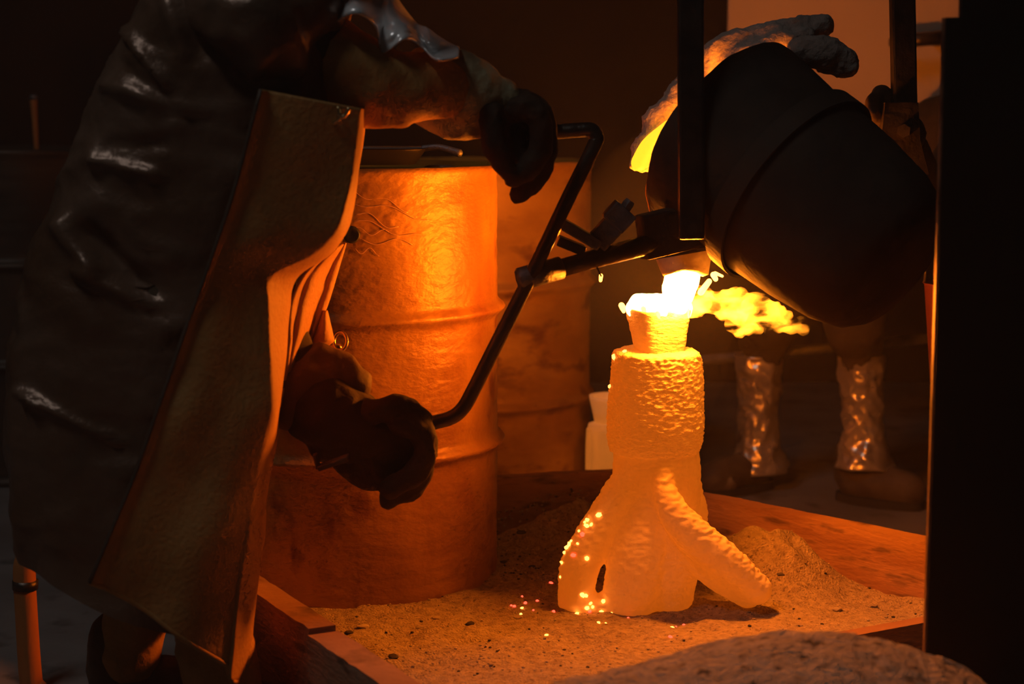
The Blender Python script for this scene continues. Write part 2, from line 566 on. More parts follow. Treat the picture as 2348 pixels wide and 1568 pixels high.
def sand_height(x, y):
    p = Vector((x, y, 0))
    h = SZ + 0.010 * fbm(p, 3.0, 3, 2) + 0.006 * fbm(p, 13, 3, 5) + 0.0022 * noise.noise(p * 60) + 0.0015 * noise.noise(p * 120)
    for (px, py, amp, rad) in ((1700, 1262, 0.062, 0.13), (1790, 1290, 0.045, 0.12), (1250, 1180, 0.05, 0.16), (1340, 1172, 0.04, 0.12), (1840, 1310, 0.02, 0.07)):
        q = G(px, py, SZ + amp * 0.7)
        d2 = ((x - q.x) ** 2 + (y - q.y) ** 2) / (rad * rad)
        h += amp * math.exp(-d2 * 1.6) * (1 + 0.25 * noise.noise(p * 26))
    q = G(2050, 1400, SZ)
    h -= 0.015 * math.exp(-((x - q.x) ** 2 + (y - q.y) ** 2) / 0.05)
    # level with the low front board
    fe = Fr - Fl
    t = Vector((-fe.y, fe.x, 0)).normalized()
    dist = (p - Vector((Fl.x, Fl.y, 0))).dot(t)
    k = max(0.0, 1 - dist / 0.25)
    h = lerp(h, 0.116 + 0.003 * fbm(p, 20, 3), k * k * 0.9)
    return h

NS = 230
poly = [corner_bl, corner_br, Vector((Rf.x, Rf.y, 0)), Vector((Fr.x, Fr.y, 0)), Vector((Fl.x, Fl.y, 0)), Vector((Lf2.x, Lf2.y, 0))]
grid = []
for j in range(NS + 1):
    v = j / NS
    L = corner_bl.lerp(corner_fl, v)
    # left side follows the left board, right side the right board
    Lp = Vector((Lb2.x, Lb2.y, 0)).lerp(Vector((Lf2.x, Lf2.y, 0)), v)
    if v > 0.0:
        pass
    Rp = corner_br.lerp(Vector((Rf.x, Rf.y, 0)), min(1, v / 0.8)) if v < 0.8 else Vector((Rf.x, Rf.y, 0)).lerp(Vector((Fr.x, Fr.y, 0)), (v - 0.8) / 0.2)
    Lq = Lp
    row = []
    for i in range(NS + 1):
        p = Lq.lerp(Rp, i / NS)
        row.append(Vector((p.x, p.y, sand_height(p.x, p.y))))
    grid.append(row)
# cut what lies in front of the low board
fn = Vector((-(Fr - Fl).y, (Fr - Fl).x, 0)).normalized()
bm = bmesh.new()
vs = [[bm.verts.new(p) for p in row] for row in grid]
for a, b in zip(vs, vs[1:]):
    for k in range(NS):
        f = (a[k], a[k + 1], b[k + 1], b[k])
        if all((Vector((v.co.x, v.co.y, 0)) - Vector((Fl.x, Fl.y, 0))).dot(fn) > -0.004 for v in f):
            bm.faces.new(f)
for v in list(bm.verts):
    if not v.link_faces:
        bm.verts.remove(v)
sand = obj('sand', bm, MT['sand'])
tag(sand, 'tan casting sand bed under the steaming shell mold', 'sand', kind='stuff')

def pebble_mesh(bm, c, r, seed):
    res = bmesh.ops.create_icosphere(bm, subdivisions=1, radius=r, matrix=Matrix.Translation(c))
    for v in res['verts']:
        d = v.co - c
        v.co = c + Vector((d.x, d.y, d.z * 0.62)) * (1 + 0.45 * noise.noise(d * (0.9 / r) + Vector((seed, 0, 0))))

def inside(p):
    if (p - Vector((Fl.x, Fl.y, 0))).dot(fn) < 0.01:
        return False
    a, b = Vector((Lb2.x, Lb2.y, 0)), Vector((Lf2.x, Lf2.y, 0))
    d = b - a
    if Vector((-d.y, d.x, 0)).normalized().dot(p - a) < 0.012:
        return False
    a, b = corner_br, Vector((Rf.x, Rf.y, 0))
    d = b - a
    if Vector((d.y, -d.x, 0)).normalized().dot(p - a) < 0.01:
        return False
    return True

for nm, mt, n, lab in (('grit', 'gravel', 900, 'pale grit strewn over the sand bed'), ('char_grit', 'char', 260, 'black charred grit strewn over the sand bed')):
    bm = bmesh.new()
    k = 0
    tries = 0
    while k < n and tries < 9000:
        tries += 1
        px, py = random.uniform(800, 2140), random.uniform(1165, 1566)
        if random.random() < 0.5:
            px, py = random.uniform(1100, 1390), random.uniform(1165, 1330)
        g = G(px, py, SZ)
        p = Vector((g.x, g.y, 0))
        if not inside(p):
            continue
        r = random.uniform(0.0012, 0.0036)
        z = sand_height(p.x, p.y)
        pebble_mesh(bm, Vector((p.x, p.y, z + r * 0.3)), r, k * 1.3)
        k += 1
    o = obj(nm, bm, MT[mt], smooth=False)
    tag(o, lab, 'grit', kind='stuff')

# single stones large enough to pick out, each at its own spot
stones = [(1855, 1305, 13, 'char', 'black charred lump at the foot of the plank by the sand heap'),
          (1790, 1318, 7, 'char', 'small black stone on the sand heap beyond the mold arm'),
          (1120, 1228, 8, 'char', 'black stone on grey sand just beside the rusty drum'),
          (1195, 1222, 9, 'char', 'largest black stone on the grey sand between drum and mold'),
          (1156, 1290, 7, 'char', 'round black stone on grey sand by the foot of the drum'),
          (1220, 1300, 6, 'char', 'tiny black stone midway between drum foot and mold'),
          (1078, 1432, 9, 'char', 'dark angular flake on the sand in front of the drum'),
          (1000, 1418, 9, 'gravel', 'pale flat chip on the sand in front of the drum'),
          (1188, 1418, 9, 'gravel', 'pale flat chip on the sand below the red embers'),
          (962, 1440, 7, 'gravel', 'small pale chip near the broken plank joint'),
          (830, 1440, 12, 'gravel', 'pale clod spilling over the broken joint of the plank'),
          (800, 1452, 9, 'char', 'dark clod wedged in the broken joint of the plank'),
          (900, 1508, 11, 'char', 'black scab of grit on top of the near plank'),
          (1920, 1398, 9, 'gravel', 'pale crumbled chip on sand near the steel screen'),
          (2000, 1392, 10, 'gravel', 'largest pale chip on sand near the steel screen'),
          (1725, 1462, 6, 'char', 'small black stone on the smooth sand in front of the mold'),
          (1340, 1180, 8, 'gravel', 'pale stone on the sand heap behind the mold'),
          (1270, 1195, 8, 'gravel', 'pale stone on the sand heap nearest the drums')]
for i, (px, py, r, m, lab) in enumerate(stones):
    z0 = SZ
    for _ in range(3):
        g = G(px, py, z0)
        z0 = sand_height(g.x, g.y) if inside(Vector((g.x, g.y, 0))) else BZ + 0.002
    g = G(px, py, z0)
    rr = M(r, g.y)
    bm = bmesh.new()
    c = Vector((g.x, g.y, z0 + rr * 0.25))
    res = bmesh.ops.create_icosphere(bm, subdivisions=2, radius=rr, matrix=Matrix.Translation(c))
    for v in res['verts']:
        d = v.co - c
        v.co = c + Vector((d.x * 1.25, d.y, d.z * 0.55)) * (1 + 0.5 * noise.noise(d * (0.9 / rr) + Vector((i * 3.1, 0, 0))))
    o = obj('stone', bm, MT[m], smooth=False)
    tag(o, lab, 'stone', 'stones lying on the sand')

# ------------------------------------------------------------------ drums
def drum(name, label, c, R, z0, z1, ribs, m, group):
    t = thing(name, label, 'drum', (c.x, c.y, z0), group)
    prof = [(R * 0.97, z0 + 0.012), (R * 1.012, z0), (R * 1.02, z0 + 0.008), (R * 1.012, z0 + 0.016), (R, z0 + 0.022)]
    N = 170
    zs = [z0 + 0.03 + (z1 - z0 - 0.06) * i / N for i in range(N + 1)]
    for z in zs:
        k = 0
        for rz_ in ribs:
            dd = (z - rz_) / 0.011
            k += math.exp(-dd * dd)
        prof.append((R + 0.015 * k, z))
    prof += [(R, z1 - 0.022), (R * 1.012, z1 - 0.016), (R * 1.02, z1 - 0.008), (R * 1.012, z1), (R * 0.985, z1 + 0.001), (R * 0.975, z1 - 0.008)]
    bm = bmesh.new()
    revolve(bm, [(r, z) for r, z in prof], Vector((c.x, c.y, 0)), Vector((0, 0, 1)), 96, Vector((1, 0, 0)))
    me = bpy.data.meshes.new('body')
    bmesh.ops.recalc_face_normals(bm, faces=bm.faces)
    bm.to_mesh(me)
    bm.free()
    displace(me, lambda p, n: (0.0022 * fbm(p, 7, 3, 3.0) + 0.0012 * noise.noise(Vector((p.x * 9, p.y * 9, p.z * 55)))) if abs(n.z) < 0.9 else 0)
    obj('body', me, m, t)
    bm = bmesh.new()
    revolve(bm, [(R * 0.972, z1 - 0.02), (R * 0.972, z1 - 0.012), (R * 0.9, z1 - 0.010), (R * 0.88, z1 - 0.016), (0.06, z1 - 0.014)],
            Vector((c.x, c.y, 0)), Vector((0, 0, 1)), 64, Vector((1, 0, 0)))
    obj('top', bm, m, t)
    bm = bmesh.new()
    q = Vector((c.x + R * 0.62, c.y + 0.02, z1 - 0.016))
    revolve(bm, [(0.03, 0), (0.03, 0.01), (0.022, 0.013), (0.012, 0.013)], q, Vector((0, 0, 1)), 20, Vector((1, 0, 0)))
    obj('bung', bm, MT['grey_steel'], t)
    return t

d1f = G(800, 1385, 0.10)
R1 = 0.2925 * 0.99
d1 = Vector((W(800, 900, d1f.y + R1).x - 0.002, d1f.y + R1, 0))
top1 = W(800, 388, d1f.y).z
rib1a, rib1b = W(800, 742, d1f.y).z, W(800, 1068, d1f.y).z
drA = drum('oil_drum', 'near rusty orange oil drum standing in the sand behind the gloves', d1, R1, 0.0, top1, [rib1a, rib1b], MT['drum'], 'rusty oil drums')
d2f = G(1088, 1222, 0.0)
R2 = 0.2925
d2 = Vector((W(1083, 900, d2f.y + R2).x, d2f.y + R2 + 0.03, 0))
top2 = W(1085, 377, d2f.y).z
rib2a, rib2b = W(1085, 672, d2f.y).z, W(1085, 948, d2f.y).z
drB = drum('oil_drum', 'far rusty oil drum standing behind the plank frame', d2, R2, 0.0, top2, [rib2a, rib2b], MT['drum2'], 'rusty oil drums')
# dark drum in the left distance
q = W(-40, 345, 4.6)
drC = drum('oil_drum', 'dark oil drum at the left edge behind the worker in the long coat', Vector((q.x, 4.6 + 0.29, 0)), 0.29, 0.0, q.z, [q.z * 0.66, q.z * 0.36], MT['drum3'], None)
hk = thing('hand_tool', 'short orange wooden handle sticking up from the dark drum', 'tool', W(79, 300, 4.75))
bm = bmesh.new()
tube(bm, [W(84, 345, 4.75), W(80, 275, 4.75), W(77, 232, 4.75)], [M(6, 4.75), M(7, 4.75), M(9, 4.75)], round_ends=True)
obj('handle', bm, mat('orange_wood', (0.55, 0.22, 0.06), 0.6, col2=(0.45, 0.16, 0.04), nscale=20), hk)
bm = bmesh.new()
revolve(bm, [(M(9, 4.75), 0), (M(11, 4.75), M(5, 4.75)), (M(7, 4.75), M(12, 4.75))], W(77, 229, 4.75), Vector((0, 0, 1)), 16, Vector((1, 0, 0)))
obj('cap', bm, MT['grey_steel'], hk)

pl = thing('wooden_pole', 'orange wooden pole standing behind the hem of the long coat', 'pole', W(72, 1568, 2.955))
PoY = 2.955
bm = bmesh.new()
pb = W(60, 1275, PoY)
tube(bm, [Vector((W(72, 1568, PoY).x + 0.01, PoY, 0.0)), W(72, 1568, PoY), W(60, 1400, PoY), W(56, 1300, PoY), W(66, 1272, PoY), W(84, 1258, PoY)],
     [M(27, PoY), M(27, PoY), M(26, PoY), M(26, PoY), M(20, PoY), M(12, PoY)], seg=20, sub=4, round_ends=True)
obj('shaft', bm, mat('orange_pole', (0.55, 0.20, 0.05), 0.7, col2=(0.42, 0.14, 0.035), nscale=14, stretch=(1, 1, 0.2), bump=0.2), pl)
bm = bmesh.new()
tube(bm, [W(58, 1330, PoY), W(58, 1350, PoY)], M(30, PoY), seg=20)
obj('collar', bm, MT['steel'], pl)

# black plug in the drum's flank
ang = math.asin(max(-1, min(1, (W(806, 538, d1f.y).x - d1.x) / R1)))
q = Vector((d1.x + R1 * math.sin(ang), d1.y - R1 * math.cos(ang), W(806, 538, d1f.y).z))
bm = bmesh.new()
ax = Vector((math.sin(ang), -math.cos(ang), 0))
revolve(bm, [(M(20, 3.1), -0.004), (M(20, 3.1), 0.006), (M(16, 3.1), 0.010), (M(7, 3.1), 0.007)], q, ax, 24)
o = obj('flank_plug', bm, MT['hole'], drA)
# scratches on the drum: thin raised scrape lines
random.seed(11)
def drum_pt(px, py, off=0.0008):
    yy = d1f.y
    for _ in range(4):
        p = W(px, py, yy)
        s = max(-0.99, min(0.99, (p.x - d1.x) / R1))
        yy = d1.y - R1 * math.sqrt(1 - s * s)
    p = W(px, py, yy)
    n = Vector((p.x - d1.x, p.y - d1.y, 0)).normalized()
    return p + n * (off + 0.0008)
MT['scratch'] = mat('bare_scratch', (0.85, 0.55, 0.32), 0.3, metal=0.3)
for k in range(7):
    y0 = 440 + k * 22
    ln = 120 - k * 11 if k % 2 == 0 else 180 - k * 10
    pts = []
    for i in range(10):
        x = 815 + i * ln / 9
        pts.append(drum_pt(x, y0 + 8 * math.sin(i * 0.9 + k) + (i * 4.5 if k < 4 else i * 0.8)))
    bm = bmesh.new()
    tube(bm, pts, [0.0005] * 10, seg=6, sub=3)
    obj('scratch', bm, MT['scratch'], drA)

# grey tray lying on the near drum
ty = d1.y - 0.10
tr = thing('shallow_tray', 'flat grey metal tray lying on top of the near rusty drum', 'tray', (d1.x + 0.02, ty, top1))
bm = bmesh.new()
A = W(800, 350, ty)
rings = []
cx, cz = d1.x + 0.035, top1 + 0.004
for (sx, sy, z) in ((0.105, 0.09, cz), (0.125, 0.11, cz + 0.028), (0.13, 0.115, cz + 0.030), (0.12, 0.105, cz + 0.026), (0.10, 0.085, cz + 0.008)):
    rings.append([bm.verts.new((cx + sx * c_, ty + sy * s_, z)) for c_, s_ in
                  ((math.copysign(abs(math.cos(a)) ** 0.4, math.cos(a)), math.copysign(abs(math.sin(a)) ** 0.4, math.sin(a))) for a in (2 * math.pi * k / 40 for k in range(40)))])
skin(bm, rings)
obj('pan', bm, MT['lid'], tr)
bm = bmesh.new()
tube(bm, [(cx + 0.12, ty, cz + 0.028), (cx + 0.15, ty - 0.01, cz + 0.03), (cx + 0.185, ty - 0.02, cz + 0.02)], [0.006, 0.006, 0.008], round_ends=True, sub=4)
obj('handle', bm, MT['grey_steel'], tr)

# ------------------------------------------------------------------ shell mold
m0 = G(1470, 1392, SZ)
MY = m0.y + 0.06
def PM(px, py, dy=0.0):
    return W(px, py, MY + dy)
def RM(px):
    return M(px, MY)
mold = thing('shell_mold', 'tall white ceramic shell mold with splayed arms being filled', 'mold', (m0.x, MY, SZ), 'ceramic shell molds')

def drip(p, n):
    # slurry ripples: short, level, irregular ridges
    return 0.0022 * noise.noise(Vector((p.x * 55, p.y * 55, p.z * 130))) + 0.004 * fbm(p, 9, 2, 3)

chains = [
    [(PM(1503, 1020), RM(100)), (PM(1505, 1100), RM(104)), (PM(1510, 1190), RM(98)), (PM(1515, 1260), RM(80))],
    [(PM(1565, 1120, 0.03), RM(48)), (PM(1572, 1190, 0.04), RM(52)), (PM(1560, 1260, 0.03), RM(40))],
    # sweeping arm towards the viewer's right
    [(PM(1518, 1065, -0.06), RM(24)), (PM(1527, 1135, -0.085), RM(30)), (PM(1565, 1200, -0.10), RM(40)), (PM(1650, 1278, -0.10), RM(44)), (PM(1735, 1352, -0.09), RM(36))],
    [(PM(1530, 1200, -0.05), RM(50)), (PM(1630, 1300, -0.07), RM(44)), (PM(1715, 1362, -0.07), RM(34))],
    # left arm
    [(PM(1440, 1130, -0.03), RM(55)), (PM(1385, 1205, -0.04), RM(50)), (PM(1333, 1290, -0.05), RM(46)), (PM(1318, 1375, -0.05), RM(42))],
    [(PM(1330, 1392, -0.05), RM(40)), (PM(1385, 1398, -0.06), RM(36)), (PM(1430, 1395, -0.06), RM(40))],
    # front bell
    [(PM(1490, 1160, -0.03), RM(70)), (PM(1470, 1260, -0.05), RM(72)), (PM(1452, 1345, -0.06), RM(70)), (PM(1440, 1385, -0.06), RM(64))],
    [(PM(1510, 1220, -0.02), RM(80)), (PM(1525, 1310, -0.03), RM(80)), (PM(1530, 1365, -0.03), RM(66))],
]
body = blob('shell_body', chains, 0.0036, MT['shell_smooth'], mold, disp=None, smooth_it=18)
def body_disp(p, n):
    lit = max(0.0, n.z + 0.15)
    return 0.0034 * noise.noise(Vector((p.x * 75, p.y * 75, p.z * 190))) * (0.3 + lit) + 0.003 * fbm(p, 9, 2, 3)
displace(body.data, body_disp)
# cut level with the sand so that it sits in it
for v in body.data.vertices:
    if v.co.z < SZ - 0.012:
        v.co.z = SZ - 0.012

# the slit between left arm and bell
# riser block
bm = bmesh.new()
prof = []
n = 100
y_top, y_bot = 812, 1030
for i in range(n + 1):
    t = i / n
    py = lerp(y_bot, y_top, t)
    wl, wr = curve([(0, 1398, 1607), (0.08, 1394, 1613), (0.3, 1391, 1616), (0.6, 1394, 1613), (0.9, 1400, 1609), (1, 1403, 1606)], t)
    prof.append(((wl + wr) / 2, py, (wr - wl) / 2))
rings = []
SEG = 220
def rring(cx, py, r, zoff=0.0):
    c = PM(cx, py)
    return [bm.verts.new(c + Vector((math.cos(a), math.sin(a), 0)) * RM(r) + Vector((0, 0, zoff))) for a in (2 * math.pi * k / SEG for k in range(SEG))]
rings.append(rring(1503, 1036, 70))
rings.append(rring(1503, 1036, 92))
for p in prof:
    rings.append(rring(*p))
for r, dz in ((99, 0.004), (92, 0.007), (80, 0.008), (60, 0.008), (30, 0.008)):
    rings.append(rring(1504, 812, r, dz))
skin(bm, rings)
me = bpy.data.meshes.new('riser_block')
bmesh.ops.recalc_face_normals(bm, faces=bm.faces)
bm.to_mesh(me)
bm.free()
def riser_disp(p, n):
    s = Vector((p.x * 95, p.y * 95, p.z * 190))
    a = noise.noise(s) * 0.65 + noise.noise(s * 2.1) * 0.35
    k = 0.5 + 0.5 * min(1, max(0, (p.x - m0.x) * 9 + 0.5))
    return 0.0046 * a * (0.45 + 0.55 * k) + 0.003 * fbm(p, 8, 2, 1)
displace(me, riser_disp)
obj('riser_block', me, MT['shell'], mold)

# pouring cup: four-sided, flaring upwards, hollow
bm = bmesh.new()
def cup_ring(cx, py, hw, hd, rotz=0.42, n=56, z=0.0):
    c = PM(cx, py)
    out = []
    for k in range(n):
        a = 2 * math.pi * k / n
        x = math.copysign(abs(math.cos(a)) ** 0.45, math.cos(a)) * RM(hw)
        y = math.copysign(abs(math.sin(a)) ** 0.45, math.sin(a)) * RM(hd)
        out.append(bm.verts.new(c + Vector((x * math.cos(rotz) - y * math.sin(rotz), x * math.sin(rotz) + y * math.cos(rotz), z))))
    return out
rings = []
for i in range(26):
    t = i / 25
    rings.append(cup_ring(lerp(1512, 1509, t), lerp(818, 712, t), lerp(47, 67, t ** 0.9), lerp(42, 60, t ** 0.9)))
rings.append(cup_ring(1509, 708, 66, 59))
rings.append(cup_ring(1509, 709, 60, 53))
rings.append(cup_ring(1510, 740, 54, 47))
rings.append(cup_ring(1511, 780, 40, 36))
skin(bm, rings)
me = bpy.data.meshes.new('pouring_cup')
bmesh.ops.recalc_face_normals(bm, faces=bm.faces)
bm.to_mesh(me)
bm.free()
displace(me, lambda p, n: 0.0016 * noise.noise(Vector((p.x * 50, p.y * 50, p.z * 170))) + 0.0015 * fbm(p, 20, 2, 4))
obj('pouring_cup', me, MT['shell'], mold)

# second, pale mold waiting behind the frame
t2 = thing('shell_mold', 'small pale shell mold standing behind the plank frame beside the far drum', 'mold', (W(1405, 1000, 4.15).x, 4.15, 0), 'ceramic shell molds')
def ring2(bm, cx, py, rx, Y=4.15, n=40):
    c = W(cx, py, Y)
    return [bm.verts.new(c + Vector((math.cos(a), math.sin(a), 0)) * M(rx, Y)) for a in (2 * math.pi * k / n for k in range(n))]
bm = bmesh.new()
g0 = G(1405, 1188, 0)
skin(bm, [ring2(bm, 1405, y, r) for y, r in ((1185, 52), (1120, 54), (1040, 54), (1000, 57), (985, 60), (972, 57), (966, 40))])
obj('shell_body', bm, MT['pale_shell'], t2)
bm = bmesh.new()
skin(bm, [ring2(bm, 1405, y, r) for y, r in ((968, 42), (940, 48), (915, 54), (906, 55), (908, 48), (930, 40), (955, 30))])
obj('pouring_cup', bm, MT['pale_shell'], t2)
bm = bmesh.new()
tube(bm, [W(1350, 985, 4.1), W(1348, 1040, 4.1), W(1348, 1120, 4.1), W(1350, 1180, 4.12)], [M(6, 4.1)] * 4, sub=3, round_ends=True)
obj('vent_tube', bm, MT['pale_shell'], t2)

# ------------------------------------------------------------------ molten metal
melt = thing('molten_metal', 'white hot molten metal pouring into the mold cup', 'molten metal', PM(1510, 712))
lipY = MY
pts = [PM(1578, 614, -0.078), PM(1566, 638, -0.074), PM(1556, 662, -0.052), PM(1550, 690, -0.018), PM(1544, 725, 0.006)]
bm = bmesh.new()
tube(bm, pts, [RM(36), RM(45), RM(46), RM(38), RM(24)], seg=28, sub=6, flat=0.75)
me = bpy.data.meshes.new('stream')
bmesh.ops.recalc_face_normals(bm, faces=bm.faces)
bm.to_mesh(me)
bm.free()
displace(me, lambda p, n: 0.002 * fbm(p, 40, 2))
obj('stream', me, MT['hot'], melt)
blob('pool', [[(PM(1462, 706), RM(28)), (PM(1500, 706), RM(36)), (PM(1560, 708), RM(30))],
              [(PM(1462, 690), RM(20)), (PM(1490, 688), RM(16)), (PM(1540, 692), RM(18))],
              [(PM(1508, 712, -0.03), RM(30)), (PM(1508, 712, 0.03), RM(30))]], 0.004, MT['pool'], melt,
     disp=lambda p, n: 0.003 * fbm(p, 45, 2), smooth_it=4)
# drips running over the cup's rim
for k, (x, y0, y1, r) in enumerate(((1478, 714, 728, 6), (1508, 720, 735, 7), (1545, 716, 738, 8), (1575, 712, 728, 6), (1428, 706, 714, 7))):
    dyy = -RM(62) + abs(x - 1508) * 0.0004
    bm = bmesh.new()
    tube(bm, [PM(x - 3, y0 - 6, dyy + 0.01), PM(x, y0, dyy), PM(x + 2, y1, dyy + 0.004)], [RM(r), RM(r), RM(r * 0.6)], seg=10, sub=3, round_ends=True)
    obj('drip', bm, MT['red_hot'], melt)
# flying blobs right of the stream
for k, (p0, p1, r) in enumerate((((1607, 670), (1626, 645), 8), ((1636, 630), (1641, 640), 7), ((1640, 626), (1656, 633), 4))):
    bm = bmesh.new()
    tube(bm, [PM(*p0, -0.02), PM(*p1, -0.02)], [RM(r), RM(r * 0.8)], seg=10, round_ends=True)
    obj('splash', bm, MT['red_hot'], melt)
# hanging bright drop under the shank
bm = bmesh.new()
tube(bm, [PM(1378, 632, -0.1), PM(1377, 643, -0.1)], [M(5, 3.05), M(4, 3.05)], seg=10, round_ends=True)
o = obj('spark', bm, MT['ember_hot'])
tag(o, 'bright hanging spark below the shank bar against the dark gap', 'spark')

# flame licking out of the cup
fl = blob('flame', [[(PM(1580, 696, -0.10), RM(36)), (PM(1612, 698, -0.13), RM(38)), (PM(1650, 708, -0.13), RM(30)), (PM(1700, 704, -0.12), RM(36)), (PM(1760, 722, -0.09), RM(34)), (PM(1835, 748, -0.06), RM(22))],
                    [(PM(1688, 690, -0.12), RM(16)), (PM(1692, 682, -0.12), RM(13))], [(PM(1690, 735, -0.12), RM(22)), (PM(1735, 758, -0.11), RM(14))]],
          0.004, flame_material('yellow_flame', (1.0, 0.27, 0.012), 640.0, 32.0, 0.44, 0.64, axis=(0.30, 1.0, 0.08), stretch=(0.6, 1, 1.2)), None,
          disp=lambda p, n: 0.014 * fbm(p, 22, 3, 2), smooth_it=4)
tag(fl, 'yellow flame licking from the mold cup towards the crucible', 'flame')

# smoke drifting behind the mold, lit by the pour
sm = bpy.data.materials.new('pour_smoke')
sm.use_nodes = True
nt = sm.node_tree
nt.nodes.clear()
ou = nt.nodes.new('ShaderNodeOutputMaterial')
vsn = nt.nodes.new('ShaderNodeVolumeScatter')
vsn.inputs['Color'].default_value = (0.9, 0.85, 0.8, 1)
vsn.inputs['Density'].default_value = 0.21
nt.links.new(vsn.outputs[0], ou.inputs['Volume'])
smk = blob('smoke_cloud', [[(W(1500, 880, 3.62), 0.14), (W(1480, 720, 3.66), 0.22), (W(1500, 560, 3.68), 0.22), (W(1540, 420, 3.7), 0.14)]], 0.03, sm, None, disp=lambda p, n: 0.03 * fbm(p, 5, 2), smooth_it=6)
tag(smk, 'faint orange lit smoke drifting between the mold and the far drum', 'smoke', kind='stuff')

# ------------------------------------------------------------------ crucible
YMo = MY - 0.13
cA = W(1650, 300, YMo)
cB = W(2030, 598, YMo - 0.20)
axis = (cB - cA).normalized()
LEN = (cB - cA).length
cr = thing('crucible', 'large dark graphite crucible tipped over in its ring while pouring', 'crucible', cA.lerp(cB, 0.5))
KC = 0.86
prof = [(0.150, 0.03), (0.180, 0.0), (0.196, -0.004), (0.205, 0.004), (0.206, 0.02), (0.203, 0.06), (0.197, 0.11), (0.190, 0.16), (0.180, 0.20), (0.170, 0.25),
        (0.155, LEN - 0.06), (0.140, LEN - 0.02), (0.12, LEN + 0.005), (0.09, LEN + 0.014), (0.03, LEN + 0.015)]
bm = bmesh.new()
rr = revolve(bm, [(r_ * KC, h_) for r_, h_ in prof], cA, axis, 96, cap=(False, True))
# inside wall
prof_in = [(0.150, 0.03), (0.165, 0.1), (0.15, LEN - 0.08), (0.05, LEN - 0.03)]
revolve(bm, [(r_ * KC, h_) for r_, h_ in prof_in], cA, axis, 96, cap=(False, True))
bmesh.ops.remove_doubles(bm, verts=bm.verts, dist=1e-5)
me = bpy.data.meshes.new('body')
bmesh.ops.recalc_face_normals(bm, faces=bm.faces)
bm.to_mesh(me)
bm.free()
displace(me, lambda p, n: 0.003 * fbm(p, 10, 3, 1))
obj('body', me, MT['crucible'], cr)
# wider steel sleeve over the lower half
bm = bmesh.new()
revolve(bm, [(r_ * KC, h_) for r_, h_ in [(0.176, 0.155), (0.196, 0.155), (0.199, 0.16), (0.196, 0.175), (0.192, 0.20), (0.186, 0.26), (0.172, LEN - 0.04), (0.152, LEN + 0.005), (0.125, LEN + 0.028), (0.08, LEN + 0.034), (0.02, LEN + 0.035)]],
        cA, axis, 96, cap=(False, True))
o = obj('sleeve', bm, MT['crucible'], cr)
solidify(o, 0.004)
# pouring lip: a trough of refractory hanging from the lowest point of the rim
dn = Vector((0, 0, -1))
low = (dn - axis * dn.dot(axis)).normalized()
lip = cA + low * 0.2 * KC
bm = bmesh.new()
g_ = []
for i in range(13):
    t = i / 12
    row = []
    for k in range(13):
        s_ = k / 6 - 1
        px = lerp(1560, 1572, t) + s_ * lerp(78, 46, t)
        py = lerp(520, 622, t) - 14 * s_ * (1 - t) + 10 * s_ * s_ * t
        q = W(px, py, lerp(lip.y + 0.02, MY - 0.085, t) + 0.03 * (s_ * s_ - 1) * 0.6)
        q += Vector((0, 0.004 * fbm(q, 30, 2), 0.002 * fbm(q, 40, 2)))
        row.append(q)
    g_.append(row)
sheet(bm, g_)
o = obj('pouring_lip', bm, MT['lip'], cr)
solidify(o, 0.014, 0)
# glowing metal surface inside the mouth
bm = bmesh.new()
revolve(bm, [(0.155 * KC, 0.06), (0.10 * KC, 0.055), (0.03, 0.05)], cA, axis, 48, cap=(False, True))
obj('melt_surface', bm, emit('melt_glow', (1.0, 0.22, 0.015), 18.0), cr)

# ceramic fibre blanket pieces around the mouth
def fibre(name, chains, label, vox=0.006, amp=0.010):
    o = blob(name, chains, vox, MT['fibre'], None, disp=lambda p, n: amp * fbm(p, 22, 4, 6) + 0.0015 * noise.noise(p * 190), smooth_it=5)
    return tag(o, label, 'insulation', 'pieces of fibre insulation round the crucible mouth')
FY = YMo + 0.14
# torn pad hanging left of the mouth, lit from inside
fibre('fibre_pad', [[(W(1462, 365, FY), M(24, FY)), (W(1495, 305, FY), M(28, FY)), (W(1532, 240, FY + 0.03), M(26, FY)), (W(1580, 190, FY + 0.06), M(28, FY))],
                    [(W(1478, 378, FY - 0.02), M(20, FY)), (W(1520, 320, FY), M(20, FY)), (W(1560, 250, FY + 0.03), M(22, FY))]],
      'torn fibre pad glowing yellow at its tip left of the crucible mouth')
fibre('fibre_pad', [[(W(1628, 190, FY - 0.05), M(24, FY)), (W(1640, 130, FY - 0.05), M(36, FY)), (W(1700, 105, FY - 0.05), M(36, FY)), (W(1790, 82, FY - 0.05), M(36, FY)), (W(1880, 62, FY - 0.05), M(30, FY))],
                    [(W(1680, 140, FY - 0.08), M(26, FY)), (W(1770, 100, FY - 0.08), M(26, FY)), (W(1850, 84, FY - 0.08), M(22, FY))]],
      'long fibre pad draped over the top of the crucible rim', vox=0.005, amp=0.006)
fibre('fibre_pad', [[(W(1835, 112, FY - 0.12), M(32, FY)), (W(1890, 124, FY - 0.12), M(40, FY)), (W(1938, 146, FY - 0.12), M(34, FY))]],
      'short fibre roll lying on the crucible shoulder', vox=0.005, amp=0.005)
# emissive patch standing in for the crucible's light on the torn pad's tip
gl = blob('lit_fibre_tip', [[(W(1466, 374, FY - 0.04), M(20, FY)), (W(1488, 335, FY - 0.04), M(20, FY)), (W(1515, 300, FY - 0.04), M(12, FY)), (W(1548, 268, FY - 0.03), M(6, FY))]], 0.004,
          emit('painted_tip_light', (1.0, 0.36, 0.012), 2.4), None, smooth_it=3)
tag(gl, 'yellow painted glow on the torn pad left of the crucible', 'painted glow')

